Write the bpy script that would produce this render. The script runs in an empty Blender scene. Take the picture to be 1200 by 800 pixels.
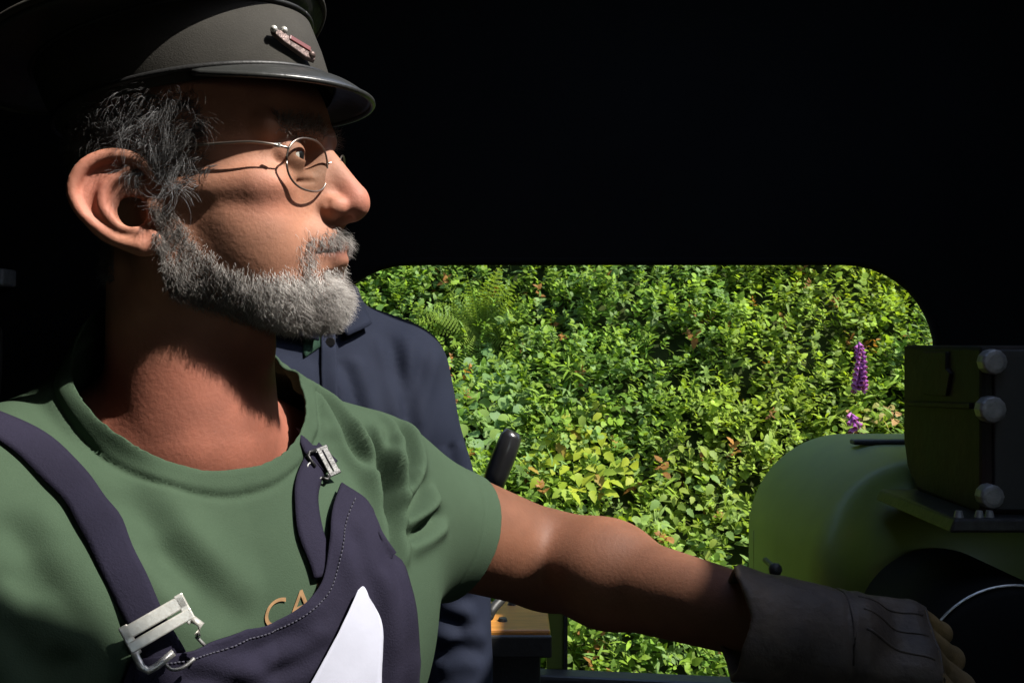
import bpy, bmesh, math, random
import numpy as np
from mathutils import Vector, Matrix
from mathutils.bvhtree import BVHTree

random.seed(7)
RNG = np.random.default_rng(11)
R = math.radians
scene = bpy.context.scene
COL = scene.collection

# ------------------------------------------------------------------ camera
CZ = 1.55                       # eye height above the footplate (m)
FPX = 1166.7                    # focal length in photo pixels
cam_d = bpy.data.cameras.new('camera')
cam_d.lens = 35.0
cam_d.sensor_width = 36.0
cam_d.clip_start = 0.02
cam_d.clip_end = 500
cam = bpy.data.objects.new('camera', cam_d)
COL.objects.link(cam)
cam.location = (0, 0, CZ)
cam.rotation_euler = (R(90), 0, 0)
scene.camera = cam

# ------------------------------------------------------------------ sky + sun
SUN_TO = Vector((0.57, -0.225, 0.81)).normalized()      # towards the sun
world = bpy.data.worlds.new('World')
scene.world = world
world.use_nodes = True
wn = world.node_tree
sky = wn.nodes.new('ShaderNodeTexSky')
sky.sky_type = 'NISHITA'
sky.sun_disc = False
sky.sun_elevation = math.asin(SUN_TO.z)
sky.sun_rotation = math.atan2(SUN_TO.x, SUN_TO.y)
wn.links.new(sky.outputs[0], wn.nodes['Background'].inputs[0])
wn.nodes['Background'].inputs[1].default_value = 0.15
sun_d = bpy.data.lights.new('sun', 'SUN')
sun_d.energy = 4.2
sun_d.angle = R(0.6)
sun_d.color = (1.0, 0.95, 0.87)
sun = bpy.data.objects.new('sun', sun_d)
COL.objects.link(sun)
sun.rotation_euler = SUN_TO.to_track_quat('Z', 'Y').to_euler()
sun.location = (3, -3, 8)

scene.view_settings.view_transform = 'Standard'
scene.view_settings.look = 'None'
scene.view_settings.gamma = 1.0
scene.view_settings.exposure = 1.4
scene.render.engine = 'CYCLES'
scene.cycles.use_denoising = True
scene.cycles.max_bounces = 8
scene.cycles.transparent_max_bounces = 8

# ------------------------------------------------------------------ helpers
def P(px, py, Y):
    """photo pixel (1200x800) at depth Y -> world point"""
    return np.array([(px - 600) / FPX * Y, Y, CZ - (py - 400) / FPX * Y])

def ray(px, py):
    return Vector(((px - 600) / FPX, 1.0, -(py - 400) / FPX)).normalized()

CAMV = Vector((0, 0, CZ))

def tag(o, label=None, cat=None, group=None, kind=None):
    if label: o['label'] = label
    if cat: o['category'] = cat
    if group: o['group'] = group
    if kind: o['kind'] = kind
    return o

def empty(name, loc=(0, 0, 0), label=None, cat=None, group=None):
    o = bpy.data.objects.new(name, None)
    o.empty_display_size = 0.1
    o.location = loc
    COL.objects.link(o)
    bpy.context.view_layer.update()
    return tag(o, label, cat, group)

def link(name, me, mat=None, parent=None, smooth=True):
    o = bpy.data.objects.new(name, me)
    COL.objects.link(o)
    if mat is not None:
        me.materials.append(mat)
    if smooth:
        me.polygons.foreach_set('use_smooth', np.ones(len(me.polygons), dtype=bool))
    if parent is not None:
        o.parent = parent
        o.matrix_parent_inverse = Matrix.Translation(-parent.location)   # every location here is a world position
    return o

def fast_mesh(name, V, F):
    """V (n,3) ; F (m,k) one face size"""
    V = np.ascontiguousarray(V, dtype=np.float32)
    F = np.ascontiguousarray(F, dtype=np.int32)
    me = bpy.data.meshes.new(name)
    me.vertices.add(len(V))
    me.vertices.foreach_set('co', V.ravel())
    k = F.shape[1]
    me.loops.add(F.size)
    me.loops.foreach_set('vertex_index', F.ravel())
    me.polygons.add(len(F))
    me.polygons.foreach_set('loop_start', np.arange(0, F.size, k, dtype=np.int32))
    me.update(calc_edges=True)
    return me

def set_col(me, C, name='Col'):
    a = me.color_attributes.new(name, 'FLOAT_COLOR', 'POINT')
    C = np.asarray(C, dtype=np.float32)
    if C.shape[1] == 3:
        C = np.concatenate([C, np.ones((len(C), 1), np.float32)], 1)
    a.data.foreach_set('color', np.ascontiguousarray(C).ravel())

def get_co(me):
    a = np.empty(len(me.vertices) * 3, np.float32)
    me.vertices.foreach_get('co', a)
    return a.reshape(-1, 3)

def get_no(me):
    a = np.empty(len(me.vertices) * 3, np.float32)
    me.vertices.foreach_get('normal', a)
    return a.reshape(-1, 3)

def set_co(me, V):
    me.vertices.foreach_set('co', np.ascontiguousarray(V, dtype=np.float32).ravel())
    me.update()

def bm_obj(name, bm, mat, parent=None, smooth=False, bevel=0, segs=2):
    me = bpy.data.meshes.new(name)
    bmesh.ops.recalc_face_normals(bm, faces=bm.faces)
    bm.to_mesh(me); bm.free()
    o = link(name, me, mat, parent, smooth)
    if bevel:
        m = o.modifiers.new('bevel', 'BEVEL')
        m.width = bevel; m.segments = segs; m.limit_method = 'ANGLE'
        m.harden_normals = False
    return o

def add_box(bm, c, s, rot=None):
    """box centre c, full size s, optional 3x3 matrix"""
    vs = []
    for dx in (-.5, .5):
        for dy in (-.5, .5):
            for dz in (-.5, .5):
                v = Vector((dx * s[0], dy * s[1], dz * s[2]))
                if rot is not None: v = rot @ v
                vs.append(bm.verts.new(v + Vector(c)))
    for f in ((0, 1, 3, 2), (4, 6, 7, 5), (0, 4, 5, 1), (2, 3, 7, 6), (0, 2, 6, 4), (1, 5, 7, 3)):
        bm.faces.new([vs[i] for i in f])

def add_tube(bm, pts, rad, n=10, cap=True):
    pts = [Vector(p) for p in pts]
    if not hasattr(rad, '__len__'): rad = [rad] * len(pts)
    rings = []
    up = Vector((0.13, 0.31, 0.94))
    for i, p in enumerate(pts):
        t = (pts[min(i + 1, len(pts) - 1)] - pts[max(i - 1, 0)]).normalized()
        a = t.cross(up)
        if a.length < 1e-3: a = t.cross(Vector((1, 0, 0)))
        a.normalize(); b = t.cross(a)
        rings.append([bm.verts.new(p + rad[i] * (math.cos(2 * math.pi * k / n) * a + math.sin(2 * math.pi * k / n) * b)) for k in range(n)])
    for i in range(len(rings) - 1):
        for k in range(n):
            bm.faces.new((rings[i][k], rings[i][(k + 1) % n], rings[i + 1][(k + 1) % n], rings[i + 1][k]))
    if cap:
        bm.faces.new(list(reversed(rings[0]))); bm.faces.new(rings[-1])

def tube_obj(name, pts, rad, mat, parent=None, n=10):
    bm = bmesh.new(); add_tube(bm, pts, rad, n)
    return bm_obj(name, bm, mat, parent, True)

def smooth_path(pts, n=6):
    """Catmull-Rom"""
    pts = [np.array(p, float) for p in pts]
    out = []
    for i in range(len(pts) - 1):
        p0 = pts[max(i - 1, 0)]; p1 = pts[i]; p2 = pts[i + 1]; p3 = pts[min(i + 2, len(pts) - 1)]
        for k in range(n):
            t = k / n
            out.append(0.5 * (2 * p1 + (p2 - p0) * t + (2 * p0 - 5 * p1 + 4 * p2 - p3) * t * t + (3 * p1 - p0 - 3 * p2 + p3) * t ** 3))
    out.append(pts[-1])
    return out

# ------------------------------------------------------------------ materials
def mat(name, base, rough=0.6, var=0.25, scale=8.0, bump=0.0, bscale=60.0, metal=0.0, spec=0.5, attr=None,
        sss=0.0, var2=None, coat=0.0, stretch=None):
    m = bpy.data.materials.new(name)
    m.use_nodes = True
    nt = m.node_tree; N = nt.nodes; L = nt.links
    b = N['Principled BSDF']
    b.inputs['Roughness'].default_value = rough
    b.inputs['Metallic'].default_value = metal
    b.inputs['Specular IOR Level'].default_value = spec
    if coat:
        b.inputs['Coat Weight'].default_value = coat
        b.inputs['Coat Roughness'].default_value = 0.22
    tc = N.new('ShaderNodeTexCoord')
    src = tc.outputs['Object']
    if stretch:
        mp = N.new('ShaderNodeMapping'); mp.inputs['Scale'].default_value = stretch
        L.new(src, mp.inputs[0]); src = mp.outputs[0]
    nz = N.new('ShaderNodeTexNoise'); nz.inputs['Scale'].default_value = scale
    nz.inputs['Detail'].default_value = 6; nz.inputs['Roughness'].default_value = 0.62
    L.new(src, nz.inputs['Vector'])
    ramp = N.new('ShaderNodeMapRange')
    ramp.inputs[1].default_value = 0.3; ramp.inputs[2].default_value = 0.7
    ramp.inputs[3].default_value = 1 - var; ramp.inputs[4].default_value = 1 + var
    L.new(nz.outputs[0], ramp.inputs[0])
    mul = N.new('ShaderNodeMix'); mul.data_type = 'RGBA'; mul.blend_type = 'MULTIPLY'
    mul.inputs[0].default_value = 1.0
    if attr:
        at = N.new('ShaderNodeVertexColor'); at.layer_name = attr
        L.new(at.outputs[0], mul.inputs[6])
    elif var2 is not None:
        mx = N.new('ShaderNodeMix'); mx.data_type = 'RGBA'
        mx.inputs[6].default_value = (*base, 1); mx.inputs[7].default_value = (*var2, 1)
        n2 = N.new('ShaderNodeTexNoise'); n2.inputs['Scale'].default_value = scale * 0.37
        n2.inputs['Detail'].default_value = 8; n2.inputs['Roughness'].default_value = 0.7
        L.new(src, n2.inputs['Vector'])
        mr = N.new('ShaderNodeMapRange'); mr.inputs[1].default_value = 0.42; mr.inputs[2].default_value = 0.62
        L.new(n2.outputs[0], mr.inputs[0]); L.new(mr.outputs[0], mx.inputs[0])
        L.new(mx.outputs[2], mul.inputs[6])
    else:
        mul.inputs[6].default_value = (*base, 1)
    L.new(ramp.outputs[0], mul.inputs[7])
    L.new(mul.outputs[2], b.inputs['Base Color'])
    if sss:
        b.inputs['Subsurface Weight'].default_value = sss
        b.inputs['Subsurface Radius'].default_value = (0.012, 0.005, 0.003)
        b.inputs['Subsurface Scale'].default_value = 0.5
    if bump:
        n3 = N.new('ShaderNodeTexNoise'); n3.inputs['Scale'].default_value = bscale
        n3.inputs['Detail'].default_value = 5; n3.inputs['Roughness'].default_value = 0.6
        L.new(src, n3.inputs['Vector'])
        bp = N.new('ShaderNodeBump'); bp.inputs['Strength'].default_value = bump
        bp.inputs['Distance'].default_value = 0.002
        L.new(n3.outputs[0], bp.inputs['Height']); L.new(bp.outputs[0], b.inputs['Normal'])
    return m

M = {}
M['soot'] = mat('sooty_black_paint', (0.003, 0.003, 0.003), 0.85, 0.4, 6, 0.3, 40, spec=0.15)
M['floor'] = mat('footplate_steel', (0.03, 0.028, 0.026), 0.75, 0.4, 5, 0.4, 60, spec=0.3)
M['green_paint'] = mat('loco_green_paint', (0.11, 0.155, 0.012), 0.5, 0.15, 9, 0.05, 50, spec=0.6, var2=(0.09, 0.13, 0.012), coat=0.2)
M['black_iron'] = mat('black_iron', (0.018, 0.018, 0.017), 0.5, 0.4, 14, 0.35, 90, spec=0.4)
M['greasy_iron'] = mat('greasy_iron', (0.011, 0.013, 0.009), 0.62, 0.5, 16, 0.4, 70, spec=0.2, var2=(0.02, 0.010, 0.008))
M['steel'] = mat('worn_steel', (0.55, 0.55, 0.53), 0.42, 0.25, 90, 0.3, 200, metal=0.85)
M['dull_steel'] = mat('dull_steel', (0.22, 0.22, 0.215), 0.5, 0.3, 80, 0.4, 200, metal=0.6)
M['dark_steel'] = mat('dark_steel', (0.05, 0.05, 0.05), 0.45, 0.3, 90, 0.3, 160, metal=0.8)
M['white_metal'] = mat('nickel_buckle', (0.55, 0.54, 0.50), 0.36, 0.14, 70, 0.15, 240, metal=0.55)
M['wood'] = mat('varnished_wood', (0.36, 0.15, 0.025), 0.38, 0.3, 7, 0.25, 30, stretch=(2, 14, 14), spec=0.5)
M['bakelite'] = mat('black_grip', (0.012, 0.012, 0.013), 0.28, 0.2, 12, 0.05, 80, spec=0.6)
M['skin'] = mat('skin', (0.4, 0.2, 0.13), 0.64, 0.12, 38, 0.18, 300, attr='Col', sss=0.10, spec=0.28)
M['shirt'] = mat('green_cotton', (0.034, 0.055, 0.034), 0.9, 0.08, 9, 0.2, 900, spec=0.1, var2=(0.039, 0.061, 0.038))
M['denim'] = mat('navy_drill', (0.0115, 0.0105, 0.0205), 0.88, 0.18, 14, 0.3, 700, spec=0.1, var2=(0.015, 0.0135, 0.025))
M['jacket'] = mat('navy_jacket', (0.010, 0.0128, 0.024), 0.85, 0.14, 7, 0.25, 700, spec=0.1, var2=(0.013, 0.016, 0.028))
M['trousers'] = mat('navy_trousers', (0.03, 0.03, 0.055), 0.9, 0.15, 9, 0.3, 500, spec=0.15)
M['capcloth'] = mat('charcoal_cloth', (0.029, 0.027, 0.023), 0.85, 0.2, 22, 0.2, 900, spec=0.2)
M['captop'] = mat('black_leathercloth', (0.010, 0.010, 0.010), 0.5, 0.2, 20, 0.3, 120, spec=0.35)
M['visor'] = mat('visor_leather', (0.022, 0.023, 0.022), 0.33, 0.2, 30, 0.2, 150, spec=0.5)
M['leather'] = mat('glove_leather', (0.040, 0.031, 0.025), 0.62, 0.4, 30, 0.7, 130, spec=0.3, var2=(0.066, 0.050, 0.036))
M['finger_leather'] = mat('tan_finger_leather', (0.15, 0.10, 0.040), 0.65, 0.35, 40, 0.6, 150, spec=0.3, var2=(0.10, 0.07, 0.035))
M['print'] = mat('tan_print', (0.20, 0.12, 0.06), 0.85, 0.3, 120, spec=0.1)
M['paper'] = mat('white_paper', (0.36, 0.37, 0.44), 0.8, 0.05, 20, 0.1, 60, spec=0.2)
M['boots'] = mat('boot_leather', (0.02, 0.018, 0.016), 0.5, 0.2, 20, spec=0.4)
M['enamel'] = mat('red_enamel', (0.12, 0.022, 0.018), 0.35, 0.3, 60, spec=0.5)
M['badge'] = mat('badge_metal', (0.10, 0.07, 0.062), 0.45, 0.4, 120, 0.4, 200, metal=0.6)
M['wire'] = mat('spectacle_wire', (0.26, 0.22, 0.19), 0.3, 0.1, 40, metal=0.9)
M['eye'] = mat('eye_white', (0.55, 0.5, 0.46), 0.25, 0.1, 40)
M['shirt_dark'] = mat('dark_green_shirt', (0.02, 0.045, 0.03), 0.9, 0.15, 20, 0.3, 500, spec=0.15)
M['thread'] = mat('grey_thread', (0.035, 0.034, 0.05), 0.9, 0.2, 60)

def hair_mat(name):
    m = mat(name, (0.3, 0.3, 0.3), 0.55, 0.1, 40, attr='Col', spec=0.35)
    return m
M['hair'] = hair_mat('grey_hair')

def glass_mat():
    m = bpy.data.materials.new('spectacle_glass'); m.use_nodes = True
    nt = m.node_tree; N = nt.nodes; L = nt.links
    N.remove(N['Principled BSDF'])
    tr = N.new('ShaderNodeBsdfTransparent'); tr.inputs[0].default_value = (0.80, 0.82, 0.80, 1)
    gl = N.new('ShaderNodeBsdfGlossy'); gl.inputs['Roughness'].default_value = 0.03
    mx = N.new('ShaderNodeMixShader')
    mx.inputs[0].default_value = 0.06; L.new(tr.outputs[0], mx.inputs[1]); L.new(gl.outputs[0], mx.inputs[2])
    L.new(mx.outputs[0], N['Material Output'].inputs[0])
    return m
M['glass'] = glass_mat()

def leaf_mat(name, trans=0.46, rough=0.5, hue=None):
    m = bpy.data.materials.new(name); m.use_nodes = True
    nt = m.node_tree; N = nt.nodes; L = nt.links
    b = N['Principled BSDF']; b.inputs['Roughness'].default_value = rough
    b.inputs['Specular IOR Level'].default_value = 0.14
    if hue is None:
        at = N.new('ShaderNodeVertexColor'); at.layer_name = 'Col'; c = at.outputs[0]
    else:
        at = N.new('ShaderNodeRGB'); at.outputs[0].default_value = (*hue, 1); c = at.outputs[0]
    tc = N.new('ShaderNodeTexCoord')
    nz = N.new('ShaderNodeTexNoise'); nz.inputs['Scale'].default_value = 55; nz.inputs['Detail'].default_value = 4
    L.new(tc.outputs['Object'], nz.inputs['Vector'])
    mr = N.new('ShaderNodeMapRange'); mr.inputs[1].default_value = .3; mr.inputs[2].default_value = .7
    mr.inputs[3].default_value = .78; mr.inputs[4].default_value = 1.2
    L.new(nz.outputs[0], mr.inputs[0])
    mu = N.new('ShaderNodeMix'); mu.data_type = 'RGBA'; mu.blend_type = 'MULTIPLY'; mu.inputs[0].default_value = 1
    L.new(c, mu.inputs[6]); L.new(mr.outputs[0], mu.inputs[7])
    L.new(mu.outputs[2], b.inputs['Base Color'])
    t = N.new('ShaderNodeBsdfTranslucent')
    m2 = N.new('ShaderNodeMix'); m2.data_type = 'RGBA'; m2.blend_type = 'MULTIPLY'; m2.inputs[0].default_value = 1
    m2.inputs[7].default_value = (1.25, 1.2, 0.5, 1)
    L.new(mu.outputs[2], m2.inputs[6]); L.new(m2.outputs[2], t.inputs[0])
    mx = N.new('ShaderNodeMixShader'); mx.inputs[0].default_value = trans
    L.new(b.outputs[0], mx.inputs[1]); L.new(t.outputs[0], mx.inputs[2])
    L.new(mx.outputs[0], N['Material Output'].inputs[0])
    return m
M['leaf'] = leaf_mat('leaf')
M['petal'] = leaf_mat('petal', 0.3, 0.5)

# ------------------------------------------------------------------ signed distance modelling
def arr(p): return np.asarray(p, np.float32)
def sph(p, c, r): return np.linalg.norm(p - arr(c), axis=1) - r
def ell(p, c, r):
    q = p - arr(c); r = arr(r)
    k0 = np.linalg.norm(q / r, axis=1); k1 = np.linalg.norm(q / (r * r), axis=1)
    return k0 * (k0 - 1) / np.maximum(k1, 1e-6)
def rcone(p, a, b, ra, rb):
    a = arr(a); b = arr(b); ab = b - a
    t = np.clip(((p - a) @ ab) / float(ab @ ab), 0, 1)
    return np.linalg.norm(p - a - t[:, None] * ab, axis=1) - (ra + (rb - ra) * t)
def chain(p, pts, rad, k=0.0):
    d = None
    for i in range(len(pts) - 1):
        e = rcone(p, pts[i], pts[i + 1], rad[i], rad[i + 1])
        d = e if d is None else (np.minimum(d, e) if k == 0 else smin(d, e, k))
    return d
def rbox(p, c, h, r):
    q = np.abs(p - arr(c)) - (arr(h) - r)
    return np.linalg.norm(np.maximum(q, 0), axis=1) + np.minimum(q.max(1), 0) - r
def smin(a, b, k):
    h = np.maximum(k - np.abs(a - b), 0) / k
    return np.minimum(a, b) - h * h * k * 0.25
def smax(a, b, k): return -smin(-a, -b, k)

def surface_nets(fn, lo, hi, h):
    lo = np.asarray(lo, float); hi = np.asarray(hi, float)
    C = 4
    n = (np.ceil((hi - lo) / h).astype(int) // C + 1) * C
    nc = n // C
    ax = [lo[i] + (np.arange(nc[i]) * C + (C - 1) / 2) * h for i in range(3)]
    g = np.stack(np.meshgrid(*ax, indexing='ij'), -1).reshape(-1, 3).astype(np.float32)
    fc = fn(g).reshape(nc)
    act = np.abs(fc) < C * h * 1.9
    f = np.repeat(np.repeat(np.repeat(fc, C, 0), C, 1), C, 2).astype(np.float32)
    am = np.argwhere(act)
    off = np.stack(np.meshgrid(*[np.arange(C)] * 3, indexing='ij'), -1).reshape(-1, 3)
    for s in range(0, len(am), 12000):
        idx = (am[s:s + 12000, None, :] * C + off[None]).reshape(-1, 3)
        v = fn((lo + idx * h).astype(np.float32))
        f[idx[:, 0], idx[:, 1], idx[:, 2]] = v
    s = f < 0
    cnt = np.zeros(np.array(n) - 1, np.uint8)
    for i in (0, 1):
        for j in (0, 1):
            for k in (0, 1):
                cnt += s[i:n[0] - 1 + i, j:n[1] - 1 + j, k:n[2] - 1 + k]
    mixed = (cnt > 0) & (cnt < 8)
    cells = np.argwhere(mixed)
    vid = np.full(mixed.shape, -1, np.int32)
    vid[mixed] = np.arange(len(cells))
    acc = np.zeros((len(cells), 3)); num = np.zeros(len(cells))
    corners = [(i, j, k) for i in (0, 1) for j in (0, 1) for k in (0, 1)]
    for a in corners:
        for d in range(3):
            if a[d]: continue
            b = list(a); b[d] = 1
            ca = cells + a; cb = cells + b
            fa = f[ca[:, 0], ca[:, 1], ca[:, 2]]; fb = f[cb[:, 0], cb[:, 1], cb[:, 2]]
            m = (fa < 0) != (fb < 0)
            t = fa[m] / (fa[m] - fb[m])
            p = np.tile(np.array(a, float), (m.sum(), 1)); p[:, d] += t
            acc[m] += p; num[m] += 1
    V = lo + (cells + acc / num[:, None]) * h
    quads = []
    for d in range(3):
        sl0 = [slice(None)] * 3; sl1 = [slice(None)] * 3
        sl0[d] = slice(0, -1); sl1[d] = slice(1, None)
        e = np.argwhere(s[tuple(sl0)] != s[tuple(sl1)])
        u, w = (d + 1) % 3, (d + 2) % 3
        ok = (e[:, u] > 0) & (e[:, w] > 0) & (e[:, u] < n[u] - 1) & (e[:, w] < n[w] - 1)
        e = e[ok]
        neg = s[e[:, 0], e[:, 1], e[:, 2]]
        q = []
        for (du, dw) in ((-1, -1), (0, -1), (0, 0), (-1, 0)):
            c = e.copy(); c[:, u] += du; c[:, w] += dw
            q.append(vid[c[:, 0], c[:, 1], c[:, 2]])
        q = np.stack(q, 1)
        q[~neg] = q[~neg][:, ::-1]
        quads.append(q)
    return V.astype(np.float32), np.concatenate(quads)

def drop_verts(V, F, kill):
    """remove vertices flagged in kill, with their faces"""
    keepf = ~kill[F].any(1)
    F = F[keepf]
    used = np.zeros(len(V), bool); used[F.ravel()] = True
    mp = np.cumsum(used) - 1
    return V[used], mp[F]

_ws = []
for i in range(40):
    d_ = RNG.normal(size=3); d_ /= np.linalg.norm(d_)
    _ws.append((d_, RNG.uniform(0.6, 1.7), RNG.uniform(0, 6.28)))
def wav(p, freq, i0=0, n=8):
    """smooth pseudo-noise, about -1..1"""
    p = np.asarray(p, np.float32); r = np.zeros(len(p), np.float32)
    w = p + 0.0
    for (d, f, ph) in _ws[i0:i0 + n]:
        r += np.sin(freq * f * (w @ d.astype(np.float32)) + ph + 0.8 * np.sin(freq * 0.6 * f * (w @ np.roll(d, 1).astype(np.float32)) + ph * 2))
    return r / (n ** 0.5) / 0.9

def sculpt_folds(V, Nn, lines, width, depth, ridge=0.6):
    """press crease lines (lists of 3-D points) into V along normals, with a ridge beside each"""
    V = V.copy(); disp = np.zeros(len(V), np.float32)
    for ln in lines:
        pts = np.array(smooth_path(ln, 10), np.float32)
        lo = pts.min(0) - width * 5; hi = pts.max(0) + width * 5
        m = np.where(((V > lo) & (V < hi)).all(1))[0]
        if not len(m): continue
        D = np.linalg.norm(V[m][:, None] - pts[None], axis=2)
        j = D.argmin(1); d = D[np.arange(len(m)), j]
        tt = j / (len(pts) - 1)
        fade = np.clip(np.minimum(tt, 1 - tt) * 5 + 0.08, 0, 1)
        disp[m] += fade * depth * (-np.exp(-(d / width) ** 2) + ridge * np.exp(-((d - 2.1 * width) / (1.1 * width)) ** 2))
    return V + Nn * disp[:, None]

def bvh_of(V, F): return BVHTree.FromPolygons(V.tolist(), F.tolist())

# ================================================================== locomotive cab
WALL_Y = 1.75; NEAR_Y = -0.80; XB = -1.25; XF = 1.45; ROOF_Z = 2.32
cab = empty('locomotive_cab', (0.1, 0.5, 0), 'sooty black steam locomotive cab with a round-cornered side opening', 'cab')

def rounded_loop(x0, x1, z0, z1, r, n=10):
    pts = []
    for (cx, cz, a0) in ((x1 - r, z1 - r, 0), (x0 + r, z1 - r, 90), (x0 + r, z0 + r, 180), (x1 - r, z0 + r, 270)):
        for k in range(n + 1):
            a = R(a0 + 90 * k / n)
            pts.append((cx + r * math.cos(a), cz + r * math.sin(a)))
    return pts

def holed_sheet(name, y, th, outer, loop, m):
    """upright plate in the XZ plane, y..y+th, with a hole"""
    bm = bmesh.new()
    n = len(loop)
    x0, x1, z0, z1 = outer
    cx = sum(p[0] for p in loop) / n; cz = sum(p[1] for p in loop) / n
    def out(p):
        dx, dz = p[0] - cx, p[1] - cz
        t = min(((x1 if dx > 0 else x0) - cx) / dx if abs(dx) > 1e-6 else 1e9, ((z1 if dz > 0 else z0) - cz) / dz if abs(dz) > 1e-6 else 1e9)
        return (cx + dx * t, cz + dz * t)
    rings = []
    for yy in (y, y + th):
        a = [bm.verts.new((p[0], yy, p[1])) for p in loop]
        b = [bm.verts.new((out(p)[0], yy, out(p)[1])) for p in loop]
        rings.append((a, b))
    corner = {}
    for i in range(n):
        j = (i + 1) % n
        for s, (a, b) in enumerate(rings):
            f = [a[i], a[j], b[j], b[i]]
            oi, oj = out(loop[i]), out(loop[j])
            if abs(oi[0] - oj[0]) > 1e-4 and abs(oi[1] - oj[1]) > 1e-4:   # a corner of the sheet lies between
                c = (x1 if cx < (oi[0] + oj[0]) / 2 else x0, z1 if cz < (oi[1] + oj[1]) / 2 else z0)
                cv = bm.verts.new((c[0], (y, y + th)[s], c[1]))
                f = [a[i], a[j], b[j], cv, b[i]]
            bm.faces.new(f)
        bm.faces.new((rings[0][0][i], rings[0][0][j], rings[1][0][j], rings[1][0][i]))
    return bm_obj(name, bm, m, cab)

OP = (-0.345, 0.752, 0.90, 1.692)
loop_far = rounded_loop(*OP, 0.165)
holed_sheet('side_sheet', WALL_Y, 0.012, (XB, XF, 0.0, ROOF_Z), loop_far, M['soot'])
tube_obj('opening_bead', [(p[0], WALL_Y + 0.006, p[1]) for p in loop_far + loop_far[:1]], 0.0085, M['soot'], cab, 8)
OPN = (0.45, 1.05, 1.30, 1.85)  # unseen near-side opening, shaped small to cut the fill light
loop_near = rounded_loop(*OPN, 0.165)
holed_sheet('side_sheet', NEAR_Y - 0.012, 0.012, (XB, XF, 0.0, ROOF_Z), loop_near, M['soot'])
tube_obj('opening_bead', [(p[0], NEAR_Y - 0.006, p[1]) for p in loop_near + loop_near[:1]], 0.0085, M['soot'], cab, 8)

def box_part(name, lo, hi, m, parent=cab, bevel=0):
    bm = bmesh.new()
    add_box(bm, [(a + b) / 2 for a, b in zip(lo, hi)], [b - a for a, b in zip(lo, hi)])
    return bm_obj(name, bm, m, parent, False, bevel)
box_part('floor', (XB - .01, NEAR_Y - .02, -0.03), (XF + .01, WALL_Y + .02, -0.001), M['floor'])
box_part('front_sheet', (XF + .001, NEAR_Y - .012, 0), (XF + .013, WALL_Y + .012, ROOF_Z), M['soot'])
box_part('rear_sheet', (XB - .013, NEAR_Y - .012, 0), (XB - .001, WALL_Y + .012, ROOF_Z), M['soot'])
# unseen roof; its open hatch is added and sized to aim the sunbeam
HX0, HX1, HY0, HY1 = 0.00, 0.868, 0.31, 1.30
bm = bmesh.new()
ze, zt = ROOF_Z + .002, ROOF_Z + .016
for (a, b, c, d) in ((XB - .03, HX0, NEAR_Y - .06, WALL_Y + .06), (HX1, XF + .03, NEAR_Y - .06, WALL_Y + .06),
                     (HX0, HX1, NEAR_Y - .06, HY0), (HX0, HX1, HY1, WALL_Y + .06)):
    add_box(bm, ((a + b) / 2, (c + d) / 2, (ze + zt) / 2), (b - a, d - c, zt - ze))
bm_obj('roof', bm, M['soot'], cab)
bm = bmesh.new()
for (a, b, c, d) in ((HX0 - .02, HX0 - .002, HY0 - .02, HY1 + .02), (HX1 + .002, HX1 + .02, HY0 - .02, HY1 + .02),
                     (HX0 - .002, HX1 + .002, HY0 - .02, HY0 - .002), (HX0 - .002, HX1 + .002, HY1 + .002, HY1 + .02)):
    add_box(bm, ((a + b) / 2, (c + d) / 2, zt + .016), (b - a, d - c, .03))
bm_obj('added_hatch_coaming', bm, M['soot'], cab)
box_part('added_hatch_slide', (HX0 - .80, HY0 - .03, zt + .034), (HX0 - .03, HY1 + .03, zt + .046), M['soot'])
box_part('underframe', (XB, NEAR_Y + .35, -1.18), (XF, WALL_Y - .35, -0.032), M['black_iron'])
# sill rail along the foot of the opening
pa, pb = P(612, 781, 1.715), P(1010, 812, 1.640)
bm = bmesh.new()
v = Vector(pb) - Vector(pa); ang = math.atan2(v.y, v.x)
add_box(bm, (Vector(pa) + Vector(pb)) / 2 - Vector((0, 0, .022)), (v.length, .045, .05), Matrix.Rotation(ang, 3, 'Z'))
bm_obj('sill_rail', bm, M['black_iron'], cab, False, 0.006)
# narrow green plate beside the bench
bm = bmesh.new()
q = [P(642, 700, 1.735), P(661, 700, 1.735), P(661, 800, 1.735), P(640, 800, 1.735)]
vs = [bm.verts.new(p) for p in q] + [bm.verts.new(p + np.array([0, .008, 0])) for p in q]
for f in ((0, 1, 2, 3), (7, 6, 5, 4), (0, 4, 5, 1), (1, 5, 6, 2), (2, 6, 7, 3), (3, 7, 4, 0)): bm.faces.new([vs[i] for i in f])
bm_obj('green_plate', bm, M['green_paint'], cab, False, 0.001)
bm = bmesh.new(); a = P(661, 700, 1.73); add_box(bm, (a[0] + .003, 1.738, (a[2] + P(0, 805, 1.735)[2]) / 2), (.006, .02, a[2] - P(0, 805, 1.735)[2]))
bm_obj('plate_edge_strip', bm, M['black_iron'], cab)
# pipe work on the rear sheet behind the driver
tube_obj('pipe', smooth_path([(-0.90, 1.70, 0.0), (-0.90, 1.70, 1.2), (-0.885, 1.70, 1.55), (-0.91, 1.70, 1.62), (-0.91, 1.70, 2.31)], 8), 0.014, M['black_iron'], cab)
bm = bmesh.new(); add_box(bm, (-0.90, 1.725, 1.66), (.06, .05, .03)); bm_obj('pipe_clip', bm, M['dull_steel'], cab, False, .004)

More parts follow.
